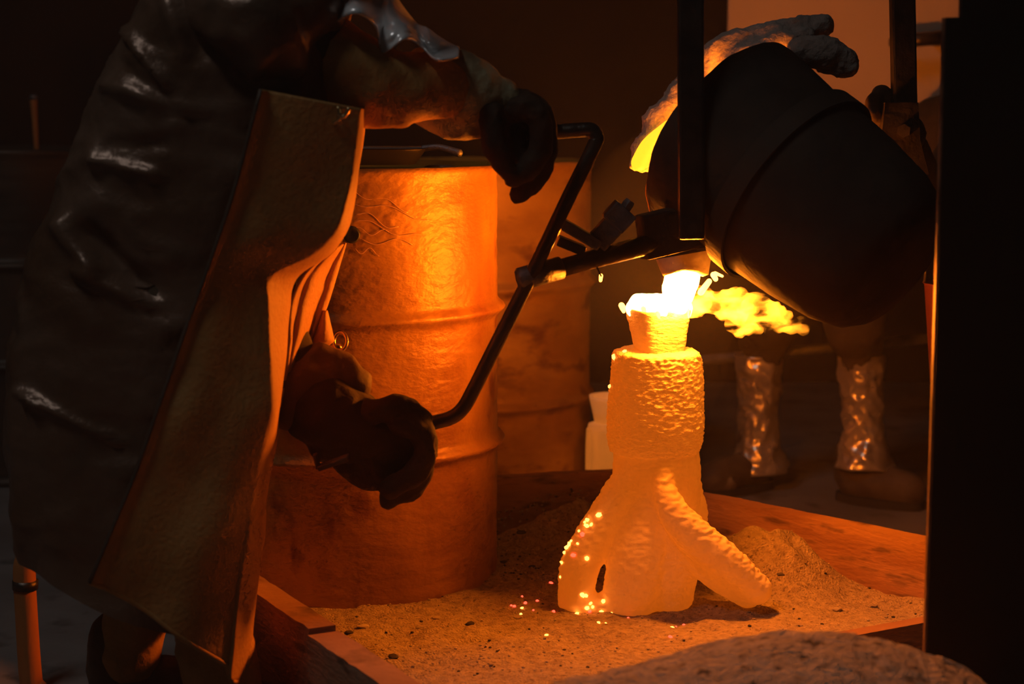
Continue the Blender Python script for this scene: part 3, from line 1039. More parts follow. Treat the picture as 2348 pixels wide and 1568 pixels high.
# ------------------------------------------------------------------ pouring shank
HY = 2.84           # handle plane
SY = MY - 0.16
sh = thing('pouring_shank', 'black steel pouring shank with bent two-handed steering handle', 'shank', W(1190, 640, HY))
pts = [W(1150, 308, HY), W(1250, 304, HY), W(1330, 298, HY), W(1356, 298, HY), W(1367, 312, HY), W(1362, 335, HY),
       W(1300, 460, HY), W(1240, 585, HY), W(1188, 690, HY), W(1130, 805, HY), W(1085, 895, HY), W(1062, 935, HY), W(1035, 957, HY), W(990, 970, HY), W(900, 995, HY), W(830, 1015, HY)]
bm = bmesh.new()
tube(bm, pts, M(17, HY), seg=18, sub=5)
obj('steering_handle', bm, MT['steel'], sh)
bm = bmesh.new()
tube(bm, [W(1184, 642, HY), W(1192, 640, HY), W(1285, 614, HY + 0.03), W(1288, 613, HY + 0.03)], [M(20, HY), M(27, HY), M(27, HY), M(22, HY)], seg=20)
obj('socket', bm, MT['grey_steel'], sh)
bm = bmesh.new()
tube(bm, [W(1270, 619, HY + 0.03), W(1350, 597, HY + 0.05), W(1470, 565, HY + 0.09), W(1585, 535, SY)], [M(21, HY), M(22, HY), M(24, HY), M(26, HY)], seg=20)
obj('shaft', bm, MT['steel'], sh)
# carrying ring round the crucible
bm = bmesh.new()
rc = 0.165
revolve(bm, [(0.200 * KC, rc - 0.018), (0.206 * KC, rc - 0.018), (0.206 * KC, rc + 0.018), (0.200 * KC, rc + 0.018), (0.200 * KC, rc - 0.018)], cA, axis, 96, cap=(False, False))
obj('carrying_ring', bm, MT['crucible'], sh, smooth=False)
# gusset from shaft to ring
bm = bmesh.new()
beam(bm, W(1470, 545, HY + 0.1), W(1660, 500, SY - 0.02), 0.03, 0.075)
bevel(bm, 0.005)
obj('gusset', bm, MT['crucible'], sh, smooth=False)
# heat guard strip below shaft, catching light
bm = bmesh.new()
beam(bm, W(1490, 588, SY - 0.05), W(1645, 562, SY - 0.02), 0.05, 0.006)
obj('guard_strip', bm, MT['grey_steel'], sh, smooth=False)
# latch: flat plates and a bolt standing on the shaft
LY = HY + 0.05
bm = bmesh.new()
beam(bm, W(1288, 512, LY), W(1374, 562, LY), 0.05, 0.018, Vector((0.4, 0, 1)))
bevel(bm, 0.003)
obj('latch_plate', bm, MT['grey_steel'], sh, smooth=False)
bm = bmesh.new()
beam(bm, W(1278, 550, LY + 0.02), W(1340, 575, LY + 0.02), 0.05, 0.016, Vector((0.3, 0, 1)))
bevel(bm, 0.003)
obj('latch_plate', bm, MT['steel'], sh, smooth=False)
bm = bmesh.new()
beam(bm, W(1366, 558, LY + 0.01), W(1420, 500, LY + 0.01), 0.045, 0.036, Vector((-1, 0, 1)))
bevel(bm, 0.004)
obj('latch_arm', bm, MT['grey_steel'], sh, smooth=False)
bm = bmesh.new()
beam(bm, W(1402, 515, LY + 0.01), W(1436, 478, LY + 0.01), 0.05, 0.044, Vector((-1, 0, 1)))
bevel(bm, 0.004)
obj('latch_block', bm, MT['grey_steel'], sh, smooth=False)
bm = bmesh.new()
tube(bm, [W(1425, 490, LY), W(1440, 468, LY), W(1446, 460, LY)], [M(14, LY), M(15, LY), M(12, LY)], seg=6)
obj('bolt', bm, MT['grey_steel'], sh, smooth=False)
for (a, b, r) in (((1374, 562), (1403, 534), 4), ((1406, 540), (1434, 516), 3.4)):
    bm = bmesh.new()
    tube(bm, [W(*a, LY + 0.035), W(*b, LY + 0.035)], M(r, LY), seg=8)
    obj('latch_pin', bm, MT['brass'], sh)
bm = bmesh.new()
tube(bm, [W(1364, 602, LY), W(1372, 620, LY), W(1379, 634, LY)], M(2.2, LY), seg=6)
obj('wire', bm, MT['steel'], sh)
# thin chain-like wire on the left of the crucible
bm = bmesh.new()
tube(bm, [W(1487, 402, SY), W(1482, 440, SY), W(1487, 465, SY), W(1494, 492, SY), W(1508, 488, SY), W(1530, 478, SY)], M(2.6, SY), seg=8, sub=4)
obj('safety_wire', bm, MT['brass'], sh)

# lifting bail
bl = thing('lifting_bail', 'dark steel lifting bail whose two arms straddle the crucible', 'bail', W(1580, 470, SY))
BY = MY - 0.31
bm = bmesh.new()
beam(bm, W(1585, 548, BY), W(1580, -900, BY), M(58, BY), 0.03, Vector((0, 1, 0)))
bevel(bm, 0.004)
obj('arm', bm, MT['steel'], bl, smooth=False)
BY2 = MY + 0.04
bm = bmesh.new()
beam(bm, W(2075, 330, BY2), W(2052, -900, BY2), M(54, BY2), 0.03, Vector((0, 1, 0)))
bevel(bm, 0.004)
obj('arm', bm, MT['steel'], bl, smooth=False)
bm = bmesh.new()
beam(bm, W(1560, -880, BY), W(2075, -880, BY2), 0.05, 0.06)
bevel(bm, 0.004)
obj('crossbar', bm, MT['steel'], bl, smooth=False)
bm = bmesh.new()
p4 = [W(x, y, BY2 - 0.03) for x, y in ((2030, 235), (2106, 235), (2110, 320), (2130, 400), (2050, 420), (2020, 330))]
vs = [bm.verts.new(p) for p in p4]
f = bm.faces.new(vs)
ex = bmesh.ops.extrude_face_region(bm, geom=[f])
for v in ex['geom']:
    if isinstance(v, bmesh.types.BMVert):
        v.co.y += 0.05
obj('bracket', bm, MT['steel'], bl, smooth=False)
for px, py, yy in ((1585, 525, BY - 0.03), (2072, 300, BY2 - 0.045)):
    bm = bmesh.new()
    tube(bm, [W(px, py, yy), W(px, py, yy + 0.05)], M(16, yy), seg=6)
    obj('pivot_bolt', bm, MT['steel'], bl, smooth=False)
bm = bmesh.new()
tube(bm, [W(1820, -880, (BY + BY2) / 2), W(1820, -1500, (BY + BY2) / 2)], 0.012)
obj('hoist_rod', bm, MT['steel'], bl)
# cross pipe behind, running to the screen
pp = thing('wall_pipe', 'dark horizontal pipe fixed across the tan partition beside the bail arm', 'pipe', W(2110, 90, 4.72))
bm = bmesh.new()
tube(bm, [W(2052, 96, 4.72), W(2180, 84, 4.72)], M(16, 4.72), seg=16)
obj('pipe', bm, MT['steel'], pp)
for px in (2064, 2168):
    bm = bmesh.new()
    tube(bm, [W(px - 6, 95, 4.72), W(px + 6, 94, 4.72)], M(22, 4.72), seg=16)
    q = W(px, 94, 4.72)
    beam(bm, q, q + Vector((0, 0.12, 0)), 0.02, 0.02)
    obj('clamp', bm, MT['steel'], pp)

# ------------------------------------------------------------------ steel screen in the right foreground
ScY = 2.45
sc_ = thing('steel_screen', 'tall black sheet steel screen at the right edge of the view', 'screen', (W(2250, 1500, ScY).x, ScY, 0))
xl = W(2147, 800, ScY).x
xs = W(2207, 20, ScY).x
zt = W(2180, 40, ScY).z
bm = bmesh.new()
xr = xl + 0.55
prof = [(xl, 0), (xr, 0), (xr, 1.75), (xs - 0.012, 1.75), (xs, zt), (xl, zt)]
fr_ = [bm.verts.new((x, ScY, z)) for x, z in prof]
bk_ = [bm.verts.new((x, ScY + 0.02, z)) for x, z in prof]
bm.faces.new(fr_)
bm.faces.new(bk_[::-1])
for i in range(len(prof)):
    j = (i + 1) % len(prof)
    bm.faces.new((fr_[i], bk_[i], bk_[j], fr_[j]))
obj('sheet', bm, MT['screen'], sc_, smooth=False)
bm = bmesh.new()
add_box(bm, (xl - 0.001, ScY + 0.012, zt / 2), (0.002, 0.012, zt))
obj('edge_strip', bm, MT['screen_edge'], sc_, smooth=False)
bm = bmesh.new()
add_box(bm, (xl + 0.25, ScY + 0.13, 0.02), (0.06, 0.32, 0.04))
obj('foot', bm, MT['screen'], sc_, smooth=False)

# grey grit heap in the near right
hc = G(1790, 1640, 0.0)
HYc = 2.28
heap = bmesh.new()
rows = []
top_curve = [(1300, 1566), (1360, 1553), (1500, 1512), (1640, 1475), (1750, 1454), (1850, 1450), (1950, 1457), (2050, 1476), (2150, 1508), (2240, 1548), (2290, 1590)]
NX, NY = 150, 60
hg = []
for j in range(NY + 1):
    v = j / NY * 2 - 1
    row = []
    for i in range(NX + 1):
        px = 1270 + (2330 - 1270) * i / NX
        (ty_,) = curve([(x, y) for x, y in top_curve], px)
        crest = W(px, ty_, HYc)
        z = crest.z * max(0, 1 - abs(v) ** 2.2)
        p = Vector((crest.x, HYc + v * (0.14 if v > 0 else 0.75), z))
        p.z += (0.004 * fbm(p, 20, 3) + 0.0025 * noise.noise(p * 110)) * (1 if abs(v) < 0.98 else 0)
        p.z = max(p.z, -0.002)
        row.append(p)
    hg.append(row)
sheet(heap, hg)
heap_o = obj('grit_heap', heap, MT['heap'])
tag(heap_o, 'rounded heap of grey grit in the near right corner before the sand pit', 'heap', kind='stuff')

# ------------------------------------------------------------------ worker in the long coat
PY = 2.74
wk = thing('person', 'worker in a long aluminised coat and leather apron tilting the shank', 'person', (W(330, 1500, PY).x, PY, 0), 'foundry workers')
coatL = [(0, 600, -330), (0.06, 470, -260), (0.16, 350, -20), (0.3, 205, 270), (0.45, 95, 560), (0.6, 40, 850), (0.75, 40, 1040), (0.88, 60, 1140), (1, 92, 1232)]
coatR = [(0, 770, -300), (0.06, 850, -230), (0.16, 800, 40), (0.3, 790, 330), (0.45, 690, 600), (0.6, 600, 880), (0.8, 570, 1180), (1, 520, 1410)]
coatB = [(0, 0.08), (0.06, 0.15), (0.16, 0.17), (0.3, 0.17), (0.5, 0.17), (0.75, 0.19), (1, 0.20)]
def coat_pt(v, th):
    L = curve(coatL, v)
    R = curve(coatR, v)
    (b,) = curve(coatB, v)
    c, s = math.cos(th), math.sin(th)
    e = 2 / 2.9
    cc = math.copysign(abs(c) ** e, c)
    ss = math.copysign(abs(s) ** e, s)
    px = lerp(L[0], R[0], 0.5 + 0.5 * cc)
    py = lerp(L[1], R[1], 0.5 + 0.5 * cc)
    p = W(px, py, PY)
    p.y += b * ss
    return p, px, py
creases = [((335, 75), (432, 195), 9, 0.016), ((440, 20), (470, 130), 20, 0.018), ((300, 195), (470, 250), 16, 0.016), ((330, 150), (480, 270), 12, -0.012), ((270, 360), (410, 392), 10, 0.018),
           ((200, 505), (270, 590), 26, 0.030), ((230, 600), (390, 665), 14, 0.020), ((250, 520), (390, 640), 22, -0.026), ((350, 500), (420, 580), 12, 0.010), ((130, 870), (330, 965), 8, 0.012),
           ((110, 860), (160, 885), 10, 0.014), ((95, 700), (105, 1240), 20, 0.012), ((300, 330), (420, 320), 18, -0.014)]
def seg_d(px, py, a, b):
    ax_, ay_ = a
    dx, dy = b[0] - ax_, b[1] - ay_
    t = max(0, min(1, ((px - ax_) * dx + (py - ay_) * dy) / (dx * dx + dy * dy)))
    return math.hypot(px - ax_ - t * dx, py - ay_ - t * dy)
bm = bmesh.new()
rings = []
NV, NT = 190, 150
for i in range(NV + 1):
    v = i / NV
    ring = []
    for k in range(NT):
        th = 2 * math.pi * k / NT
        p, px, py = coat_pt(v, th)
        n = Vector((math.cos(th), math.sin(th), 0))
        dsp = 0.007 * fbm(p, 6, 3, 4) + 0.006 * (ridge(Vector((p.x, p.y, p.z * 1.6)), 7, 2) - 0.5)
        dsp += (0.0045 * (ridge(Vector((p.x + p.z * 0.4, p.y, p.z * 1.5)), 17, 5) - 0.5) + 0.002 * (ridge(p, 34, 7) - 0.5)) * max(0.0, 1 - v * 0.9)
        dsp += 0.006 * math.sin(th * 5 + 3 * v) * max(0, v - 0.55)
        if math.sin(th) < -0.1:
            for a, b, wd_, amp in creases:
                d = seg_d(px, py, a, b)
                if d < wd_ * 3:
                    dsp += 0.75 * amp * math.exp(-(d / wd_) ** 2)
        ring.append(bm.verts.new(p + n * dsp))
    rings.append(ring)
skin(bm, rings, caps=False)
bm.faces.new(rings[0][::-1])
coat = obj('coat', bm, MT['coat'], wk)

# leather apron: one sheet wrapped over the front of the coat
apS = [(0, 602, 205), (0.22, 528, 470), (0.5, 415, 790), (0.75, 318, 1070), (1, 214, 1326)]
apR = [(0, 836, 250), (0.06, 832, 300), (0.14, 822, 400), (0.2, 806, 480), (0.245, 790, 535), (0.28, 752, 585), (0.31, 690, 625), (0.335, 668, 660), (0.37, 664, 705), (0.43, 656, 775), (0.5, 648, 860),
       (0.56, 640, 940), (0.62, 632, 1010), (0.7, 615, 1110), (0.8, 603, 1230), (0.9, 584, 1380), (1, 572, 1563)]
apW = [(0, 10), (0.1, 14), (0.2, 18), (0.245, 24), (0.28, 40), (0.31, 62), (0.335, 56), (0.4, 44), (0.5, 26), (0.56, 16), (0.62, 24), (0.8, 36), (1, 46)]
NU, NVv = 110, 170
grid = []
for i in range(NVv + 1):
    v = i / NVv
    S = curve(apS, v)
    R = curve(apR, v)
    (wpx,) = curve(apW, v)
    row = []
    for k in range(NU + 1):
        u = k / NU
        if u < 0.78:
            t = u / 0.78
            px = lerp(S[0], R[0] - wpx, t)
            py = lerp(S[1], R[1], (px - S[0]) / (R[0] - S[0]))
            yy = lerp(PY - 0.175, PY - 0.13, t ** 1.5) - 0.05 * max(0, (v - 0.4) / 0.6) * (1 - t ** 3)
            p = W(px, py, yy - 0.03)
            p.y += 0.012 * fbm(Vector((p.x, 0, p.z)), 5, 2, 8) + 0.006 * math.sin(t * 9 + v * 5) * v
            # slight forward roll of the seam edge
            p.y -= 0.012 * math.exp(-(t / 0.05) ** 2)
        else:
            t = (u - 0.78) / 0.22
            px = lerp(R[0] - wpx, R[0], math.sin(t * math.pi / 2))
            py = R[1] - (1 - t) * 2
            yy = lerp(PY - 0.13, PY - 0.02, t)
            p = W(px, py, yy - 0.03 + 0.03 * t)
            p.y += 0.012 * fbm(Vector((p.x, 0, p.z)), 5, 2, 8) * (1 - t)
            p.x += 0.004 * noise.noise(Vector((0, t * 2, p.z * 14))) * t
        row.append(p)
    grid.append(row)
bm = bmesh.new()
sheet(bm, grid)
ap = obj('apron', bm, MT['leather'], wk)
solidify(ap, 0.004, 0)
# dark strip painting the shaded gap along the apron's seam
bm = bmesh.new()
pts = []
for i in range(30):
    v = i / 29
    p = grid[int(v * NVv)][0].copy()
    p.y -= 0.002
    pts.append(p)
tube(bm, pts, [M(9, PY)] * 30, seg=8, flat=0.4)
obj('seam_shade_strip', bm, MT['dark_leather'], ap)
# hem roll
bm = bmesh.new()
tube(bm, [grid[NVv][k] for k in range(0, NU + 1, 4)], 0.004, seg=8)
obj('hem', bm, MT['leather'], ap)

# far coat front, turned to the light between apron edge and arm
fl_R = [(0, 794, 555), (0.15, 778, 610), (0.35, 752, 695), (0.55, 715, 785), (0.75, 680, 870), (1, 642, 950)]
fl_L = [(0, 760, 575), (0.1, 700, 625), (0.2, 668, 690), (0.45, 660, 790), (0.7, 650, 880), (1, 636, 950)]
grid2 = []
for i in range(61):
    v = i / 60
    A_, B_ = curve(fl_L, v), curve(fl_R, v)
    row = []
    for k in range(25):
        u = k / 24
        p = W(lerp(A_[0], B_[0], u), lerp(A_[1], B_[1], u), PY + 0.02 + 0.13 * u)
        p.y += 0.012 * math.sin(u * 11 + v * 2) + 0.006 * fbm(p, 18, 2, 3)
        row.append(p)
    grid2.append(row)
bm = bmesh.new()
sheet(bm, grid2)
o = obj('coat_front', bm, MT['leather'], wk)
solidify(o, 0.004, 0)
# small loose flap with a lit rim and its stud
grid3 = []
for i in range(21):
    v = i / 20
    row = []
    for k in range(13):
        u = k / 12
        a = (lerp(742, 690, v), lerp(712, 828, v))
        b = (lerp(748, 765, min(1, v * 1.6)) if v < 0.6 else lerp(765, 700, (v - 0.6) / 0.4), lerp(712, 826, v))
        p = W(lerp(a[0], b[0], u), lerp(a[1], b[1], u), PY + 0.14 - 0.02 * math.sin(u * 3.1))
        row.append(p)
    grid3.append(row)
bm = bmesh.new()
sheet(bm, grid3)
o = obj('flap', bm, MT['leather'], wk)
solidify(o, 0.005, 0)
bk = thing('buckle_tmp', '', '') if False else None
bm = bmesh.new()
ctr = W(780, 783, PY + 0.16)
pts = [ctr + Vector((math.cos(a) * M(15, 2.9), 0.006 * math.sin(a), math.sin(a) * M(20, 2.9))) for a in (2 * math.pi * k / 20 for k in range(21))]
tube(bm, pts, M(5, 2.9), seg=8, caps=False)
bmesh.ops.create_icosphere(bm, subdivisions=2, radius=M(15, 2.9), matrix=Matrix.Translation(W(764, 797, PY + 0.16)) @ Matrix.Diagonal((1.4, 0.7, 0.7, 1)))
o = obj('buckle', bm, MT['brass'], wk)
o['label'] = 'shiny brass buckle'
# snap hook on the chest
bm = bmesh.new()
pts = [W(776, 248, PY - 0.19), W(778, 262, PY - 0.19), W(785, 268, PY - 0.19), W(793, 262, PY - 0.19), W(799, 250, PY - 0.19)]
tube(bm, pts, M(5, 2.55), seg=8, sub=3, round_ends=True)
tube(bm, [W(785, 268, PY - 0.19), W(766, 282, PY - 0.185)], M(4, 2.55), seg=8, round_ends=True)
o = obj('snap_hook', bm, MT['brass'], wk)
o['label'] = 'small brass snap hook'

# upper sleeve and forearm
AY = 2.68
def wrinkle(a1, a2, s1, s2, seed=0.0):
    return lambda p, n: a1 * fbm(p, s1, 3, seed) + a2 * (ridge(p, s2, seed) - 0.5)
blob('sleeve', [[(W(620, 40, AY), M(120, AY)), (W(720, 110, AY), M(105, AY)), (W(800, 175, AY), M(98, AY)), (W(900, 205, AY + 0.02), M(88, AY)), (W(985, 200, AY + 0.05), M(80, AY)), (W(1020, 205, AY + 0.06), M(70, AY))],
                [(W(740, 200, AY), M(80, AY)), (W(850, 245, AY), M(50, AY)), (W(925, 272, AY + 0.01), M(26, AY))]],
     0.007, MT['leather'], wk, disp=wrinkle(0.006, 0.006, 9, 11, 3), smooth_it=10)
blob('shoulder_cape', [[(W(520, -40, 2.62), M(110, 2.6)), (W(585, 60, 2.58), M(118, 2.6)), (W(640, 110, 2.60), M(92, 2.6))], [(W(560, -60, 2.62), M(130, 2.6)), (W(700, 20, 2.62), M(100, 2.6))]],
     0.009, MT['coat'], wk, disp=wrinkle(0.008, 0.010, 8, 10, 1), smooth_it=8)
# bright crumpled over-sleeve on top of the arm
gridS = []
NUa, NVa = 90, 44
low_c = [(0, 686, 142), (0.1, 696, 100), (0.2, 735, 45), (0.32, 765, 52), (0.42, 820, 38), (0.5, 862, 60), (0.58, 872, 112), (0.68, 930, 92), (0.78, 965, 110), (0.88, 1000, 130), (1, 1052, 132)]
up_c = [(0, 680, 90), (0.1, 690, 40), (0.2, 720, -10), (0.32, 770, -50), (0.42, 830, -60), (0.5, 880, -50), (0.58, 905, -10), (0.68, 945, 40), (0.78, 975, 62), (0.88, 1005, 92), (1, 1052, 104)]
for i in range(NVa + 1):
    v = i / NVa
    row = []
    for k in range(NUa + 1):
        u = k / NUa
        a, b = curve(low_c, u), curve(up_c, u)
        px, py = lerp(a[0], b[0], v), lerp(a[1], b[1], v)
        p = W(px, py, AY - 0.09 + 0.10 * v + 0.08 * u)
        fold = 0.017 * math.sin(u * 26 + 2.5 * v) + 0.011 * math.sin(u * 11 - v * 6) + 0.012 * fbm(p, 16, 3, 5)
        p.y += fold
        p.z += 0.006 * math.sin(u * 19 + v * 4) * (1 if 0 < v < 1 else 0.4)
        row.append(p)
    gridS.append(row)
bm = bmesh.new()
sheet(bm, gridS)
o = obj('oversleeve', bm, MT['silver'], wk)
o['label'] = 'bright crumpled silver oversleeve'
solidify(o, 0.003, 0)

# gauntlet and glove of the upper hand
GY = 2.80
blob('gauntlet', [[(W(985, 185, GY - 0.05), M(72, GY)), (W(1050, 200, GY - 0.03), M(84, GY)), (W(1100, 222, GY), M(78, GY)), (W(1140, 235, GY), M(62, GY))],
                  [(W(965, 262, GY - 0.04), M(30, GY)), (W(1030, 285, GY - 0.02), M(36, GY)), (W(1085, 290, GY), M(34, GY))]],
     0.006, MT['glove_tan'], wk, disp=wrinkle(0.005, 0.005, 12, 14, 6), smooth_it=8)
def glove(name, chains, m, seed):
    return blob(name, chains, 0.0045, m, wk, disp=wrinkle(0.003, 0.003, 22, 26, seed), smooth_it=4)
# back of hand over the grip; four fingers bend down and back; thumb on the near side
ch = [[(W(1120, 240, GY), M(58, GY)), (W(1165, 250, GY), M(54, GY)), (W(1212, 258, GY), M(46, GY))]]
for k, (dy, ln, dx) in enumerate(((-0.050, 0.97, -6), (-0.018, 1.05, 4), (0.014, 1.0, 6), (0.044, 0.86, -2))):
    ch.append([(W(1205 + dx, 245, GY + dy), M(34, GY)), (W(1243 + dx, 268 + 4 * k, GY + dy), M(29, GY)), (W(1246 + dx, 335 * ln + 6, GY + dy), M(27, GY)),
               (W(1222 + dx, 392 * ln, GY + dy), M(26, GY)), (W(1184 + dx, 424 * ln, GY + dy), M(22, GY))])
ch.append([(W(1128, 262, GY - 0.055), M(30, GY)), (W(1128, 318, GY - 0.075), M(27, GY)), (W(1146, 368, GY - 0.07), M(25, GY)), (W(1168, 402, GY - 0.06), M(21, GY))])
ch.append([(W(1150, 290, GY), M(50, GY)), (W(1170, 355, GY - 0.01), M(46, GY))])
glove('glove', ch, MT['glove'], 2)

# lower arm: sleeve, gauntlet cuff, glove on the lower grip
LYa = 2.83
blob('sleeve', [[(W(600, 870, LYa + 0.0), M(90, LYa)), (W(690, 880, LYa), M(86, LYa)), (W(765, 880, LYa), M(74, LYa)), (W(800, 880, LYa), M(56, LYa))],
                [(W(735, 830, LYa), M(46, LYa)), (W(800, 850, LYa), M(38, LYa)), (W(832, 866, LYa), M(20, LYa))], [(W(665, 940, LYa - 0.03), M(52, LYa)), (W(700, 935, LYa - 0.02), M(50, LYa))]],
     0.006, MT['sleeve'], wk, disp=wrinkle(0.006, 0.006, 10, 12, 9), smooth_it=8)
blob('gauntlet', [[(W(742, 940, LYa - 0.02), M(92, LYa)), (W(790, 962, LYa - 0.02), M(82, LYa)), (W(850, 985, LYa - 0.02), M(70, LYa))],
                  [(W(735, 1030, LYa - 0.03), M(30, LYa)), (W(800, 1035, LYa - 0.03), M(34, LYa))]], 0.006, MT['glove'], wk, disp=wrinkle(0.005, 0.006, 12, 14, 12), smooth_it=6)
ch = [[(W(830, 985, LYa), M(74, LYa)), (W(880, 1000, LYa), M(70, LYa)), (W(930, 1005, LYa), M(56, LYa))]]
for k, (dy, ln) in enumerate(((-0.052, 1.0), (-0.020, 1.05), (0.012, 1.0), (0.042, 0.85))):
    ch.append([(W(920, 965, LYa + dy), M(36, LYa)), (W(968, 990 + 5 * k, LYa + dy), M(31, LYa)), (W(975, 1046, LYa + dy), M(28, LYa)), (W(945, 1090 * (0.5 + 0.5 * ln), LYa + dy), M(28, LYa)),
               (W(892, 1122 * (0.6 + 0.4 * ln), LYa + dy), M(24, LYa))])
ch.append([(W(850, 1030, LYa), M(66, LYa)), (W(880, 1070, LYa), M(50, LYa))])
ch.append([(W(790, 1040, LYa), M(40, LYa)), (W(850, 1085, LYa), M(44, LYa))])
# thumb over the bar
ch.append([(W(850, 945, LYa - 0.05), M(32, LYa)), (W(895, 932, LYa - 0.055), M(27, LYa)), (W(945, 940, LYa - 0.05), M(24, LYa)), (W(975, 962, LYa - 0.045), M(18, LYa))])
glove('glove', ch, MT['glove'], 5)
# stiff cuff edge of the lower gauntlet
bm = bmesh.new()
beam(bm, W(722, 1040, LYa - 0.12), W(731, 1074, LYa - 0.12), 0.02, 0.006, Vector((1, 0, 0)))
beam(bm, W(731, 1072, LYa - 0.12), W(800, 1048, LYa - 0.12), 0.03, 0.008)
bevel(bm, 0.002)
obj('cuff_edge', bm, MT['sleeve'], wk)

# body under the clothes, with head above the picture and legs down to the floor
def PW(px, py, dy=0.0):
    return W(px, py, PY + dy)
ftF, ftR = Vector((W(520, 1568, PY).x, PY - 0.05, 0.0)), Vector((W(270, 1568, PY).x, PY + 0.10, 0.0))
hip = PW(330, 620)
chest = PW(560, 90)
neck = PW(690, -190)
head = PW(770, -330)
blob('body', [[(hip, 0.13), (PW(430, 380), 0.125), (chest, 0.14), (PW(640, -70), 0.11), (neck, 0.055), (PW(725, -250), 0.055)],
              [(head + Vector((0, 0, 0.03)), 0.088), (head, 0.092), (head + Vector((0.03, 0, -0.06)), 0.07)],
              [(head + Vector((0.088, 0, -0.01)), 0.016), (head + Vector((0.10, 0, -0.03)), 0.014)],
              [(hip + Vector((0.06, -0.07, -0.05)), 0.095), (Vector((lerp(hip.x, ftF.x, 0.6), PY - 0.06, 0.42)), 0.062), (ftF + Vector((0, 0, 0.09)), 0.045)],
              [(hip + Vector((-0.06, 0.08, -0.05)), 0.095), (Vector((lerp(hip.x, ftR.x, 0.5), PY + 0.08, 0.42)), 0.062), (ftR + Vector((0, 0, 0.09)), 0.045)],
              [(PW(620, -40, -0.14), 0.06), (W(760, 150, AY), 0.052), (W(1000, 200, AY + 0.06), 0.036), (W(1130, 240, GY), 0.03)],
              [(PW(620, -40, 0.14), 0.06), (PW(600, 560, 0.12), 0.05), (W(700, 880, LYa), 0.04), (W(860, 985, LYa), 0.03)]],
     0.012, MT['trouser'], wk, smooth_it=6)
bm = bmesh.new()
revolve(bm, [(0.118, -0.05), (0.120, 0.0), (0.112, 0.05), (0.085, 0.095), (0.04, 0.118), (0.01, 0.122)], head + Vector((0, 0, 0.02)), Vector((-0.25, 0, 0.97)), 40, Vector((1, 0, 0)), cap=(False, True))
o = obj('hard_hat', bm, MT['helmet'], wk)
solidify(o, 0.004)
g_ = []
for i in range(17):
    a = -1.15 + 2.3 * i / 16
    g_.append([head + Vector((0.145 * math.cos(a) + 0.01 * t_, 0.145 * math.sin(a), 0.04 - 0.23 * t_)) for t_ in (k / 8 for k in range(9))])
bm = bmesh.new()
sheet(bm, g_)
o = obj('face_shield', bm, MT['visor'], wk)
solidify(o, 0.003)
# trouser legs and boots
for ft, top, r in ((ftF, Vector((ftF.x - 0.03, PY - 0.04, 0.5)), 0.062), (ftR, Vector((ftR.x + 0.05, PY + 0.06, 0.55)), 0.052)):
    blob('trouser_leg', [[(top, r * 1.2), (ft.lerp(top, 0.45), r), (ft + Vector((0, 0, 0.10)), r * 0.98)]], 0.008, MT['leather'], wk, disp=wrinkle(0.005, 0.006, 10, 13, ft.x * 9), smooth_it=6)
def boot(parent, heel, toe, hgt=0.13, m=None, rr=1.0):
    heel, toe = Vector(heel), Vector(toe)
    d = (toe - heel).normalized()
    L = (toe - heel).length
    b = blob('boot', [[(heel + Vector((0, 0, hgt)) + d * L * 0.18, 0.045 * rr), (heel + Vector((0, 0, 0.06)) + d * L * 0.15, 0.042 * rr), (heel + Vector((0, 0, 0.048)) + d * L * 0.3, 0.040 * rr)],
                      [(heel + Vector((0, 0, 0.05)) + d * L * 0.2, 0.040 * rr), (heel + Vector((0, 0, 0.052)) + d * L * 0.6, 0.042 * rr), (heel + Vector((0, 0, 0.046)) + d * L * 0.86, 0.038 * rr)]],
             0.007, m or MT['boot'], parent, disp=lambda p, n: 0.002 * fbm(p, 30, 2), smooth_it=5)
    bm = bmesh.new()
    x, y = d, Vector((-d.y, d.x, 0))
    out = []
    for k in range(32):
        a = 2 * math.pi * k / 32
        wd_ = 0.046 * rr * (1 - 0.15 * math.cos(a))
        out.append(heel + x * (L * 0.5 + L * 0.53 * math.cos(a)) + y * wd_ * math.copysign(abs(math.sin(a)) ** 0.7, math.sin(a)))
    r1 = [bm.verts.new(p + Vector((0, 0, 0.001))) for p in out]
    r2 = [bm.verts.new(p + Vector((0, 0, 0.022))) for p in out]
    skin(bm, [r1, r2])
    obj('sole', bm, MT['sole'], b, smooth=False)
    return b
boot(wk, ftF + Vector((-0.03, 0.06, 0)), ftF + Vector((0.05, -0.2, 0)))
boot(wk, ftR + Vector((-0.07, 0, 0)), ftR + Vector((0.19, 0.02, 0)))

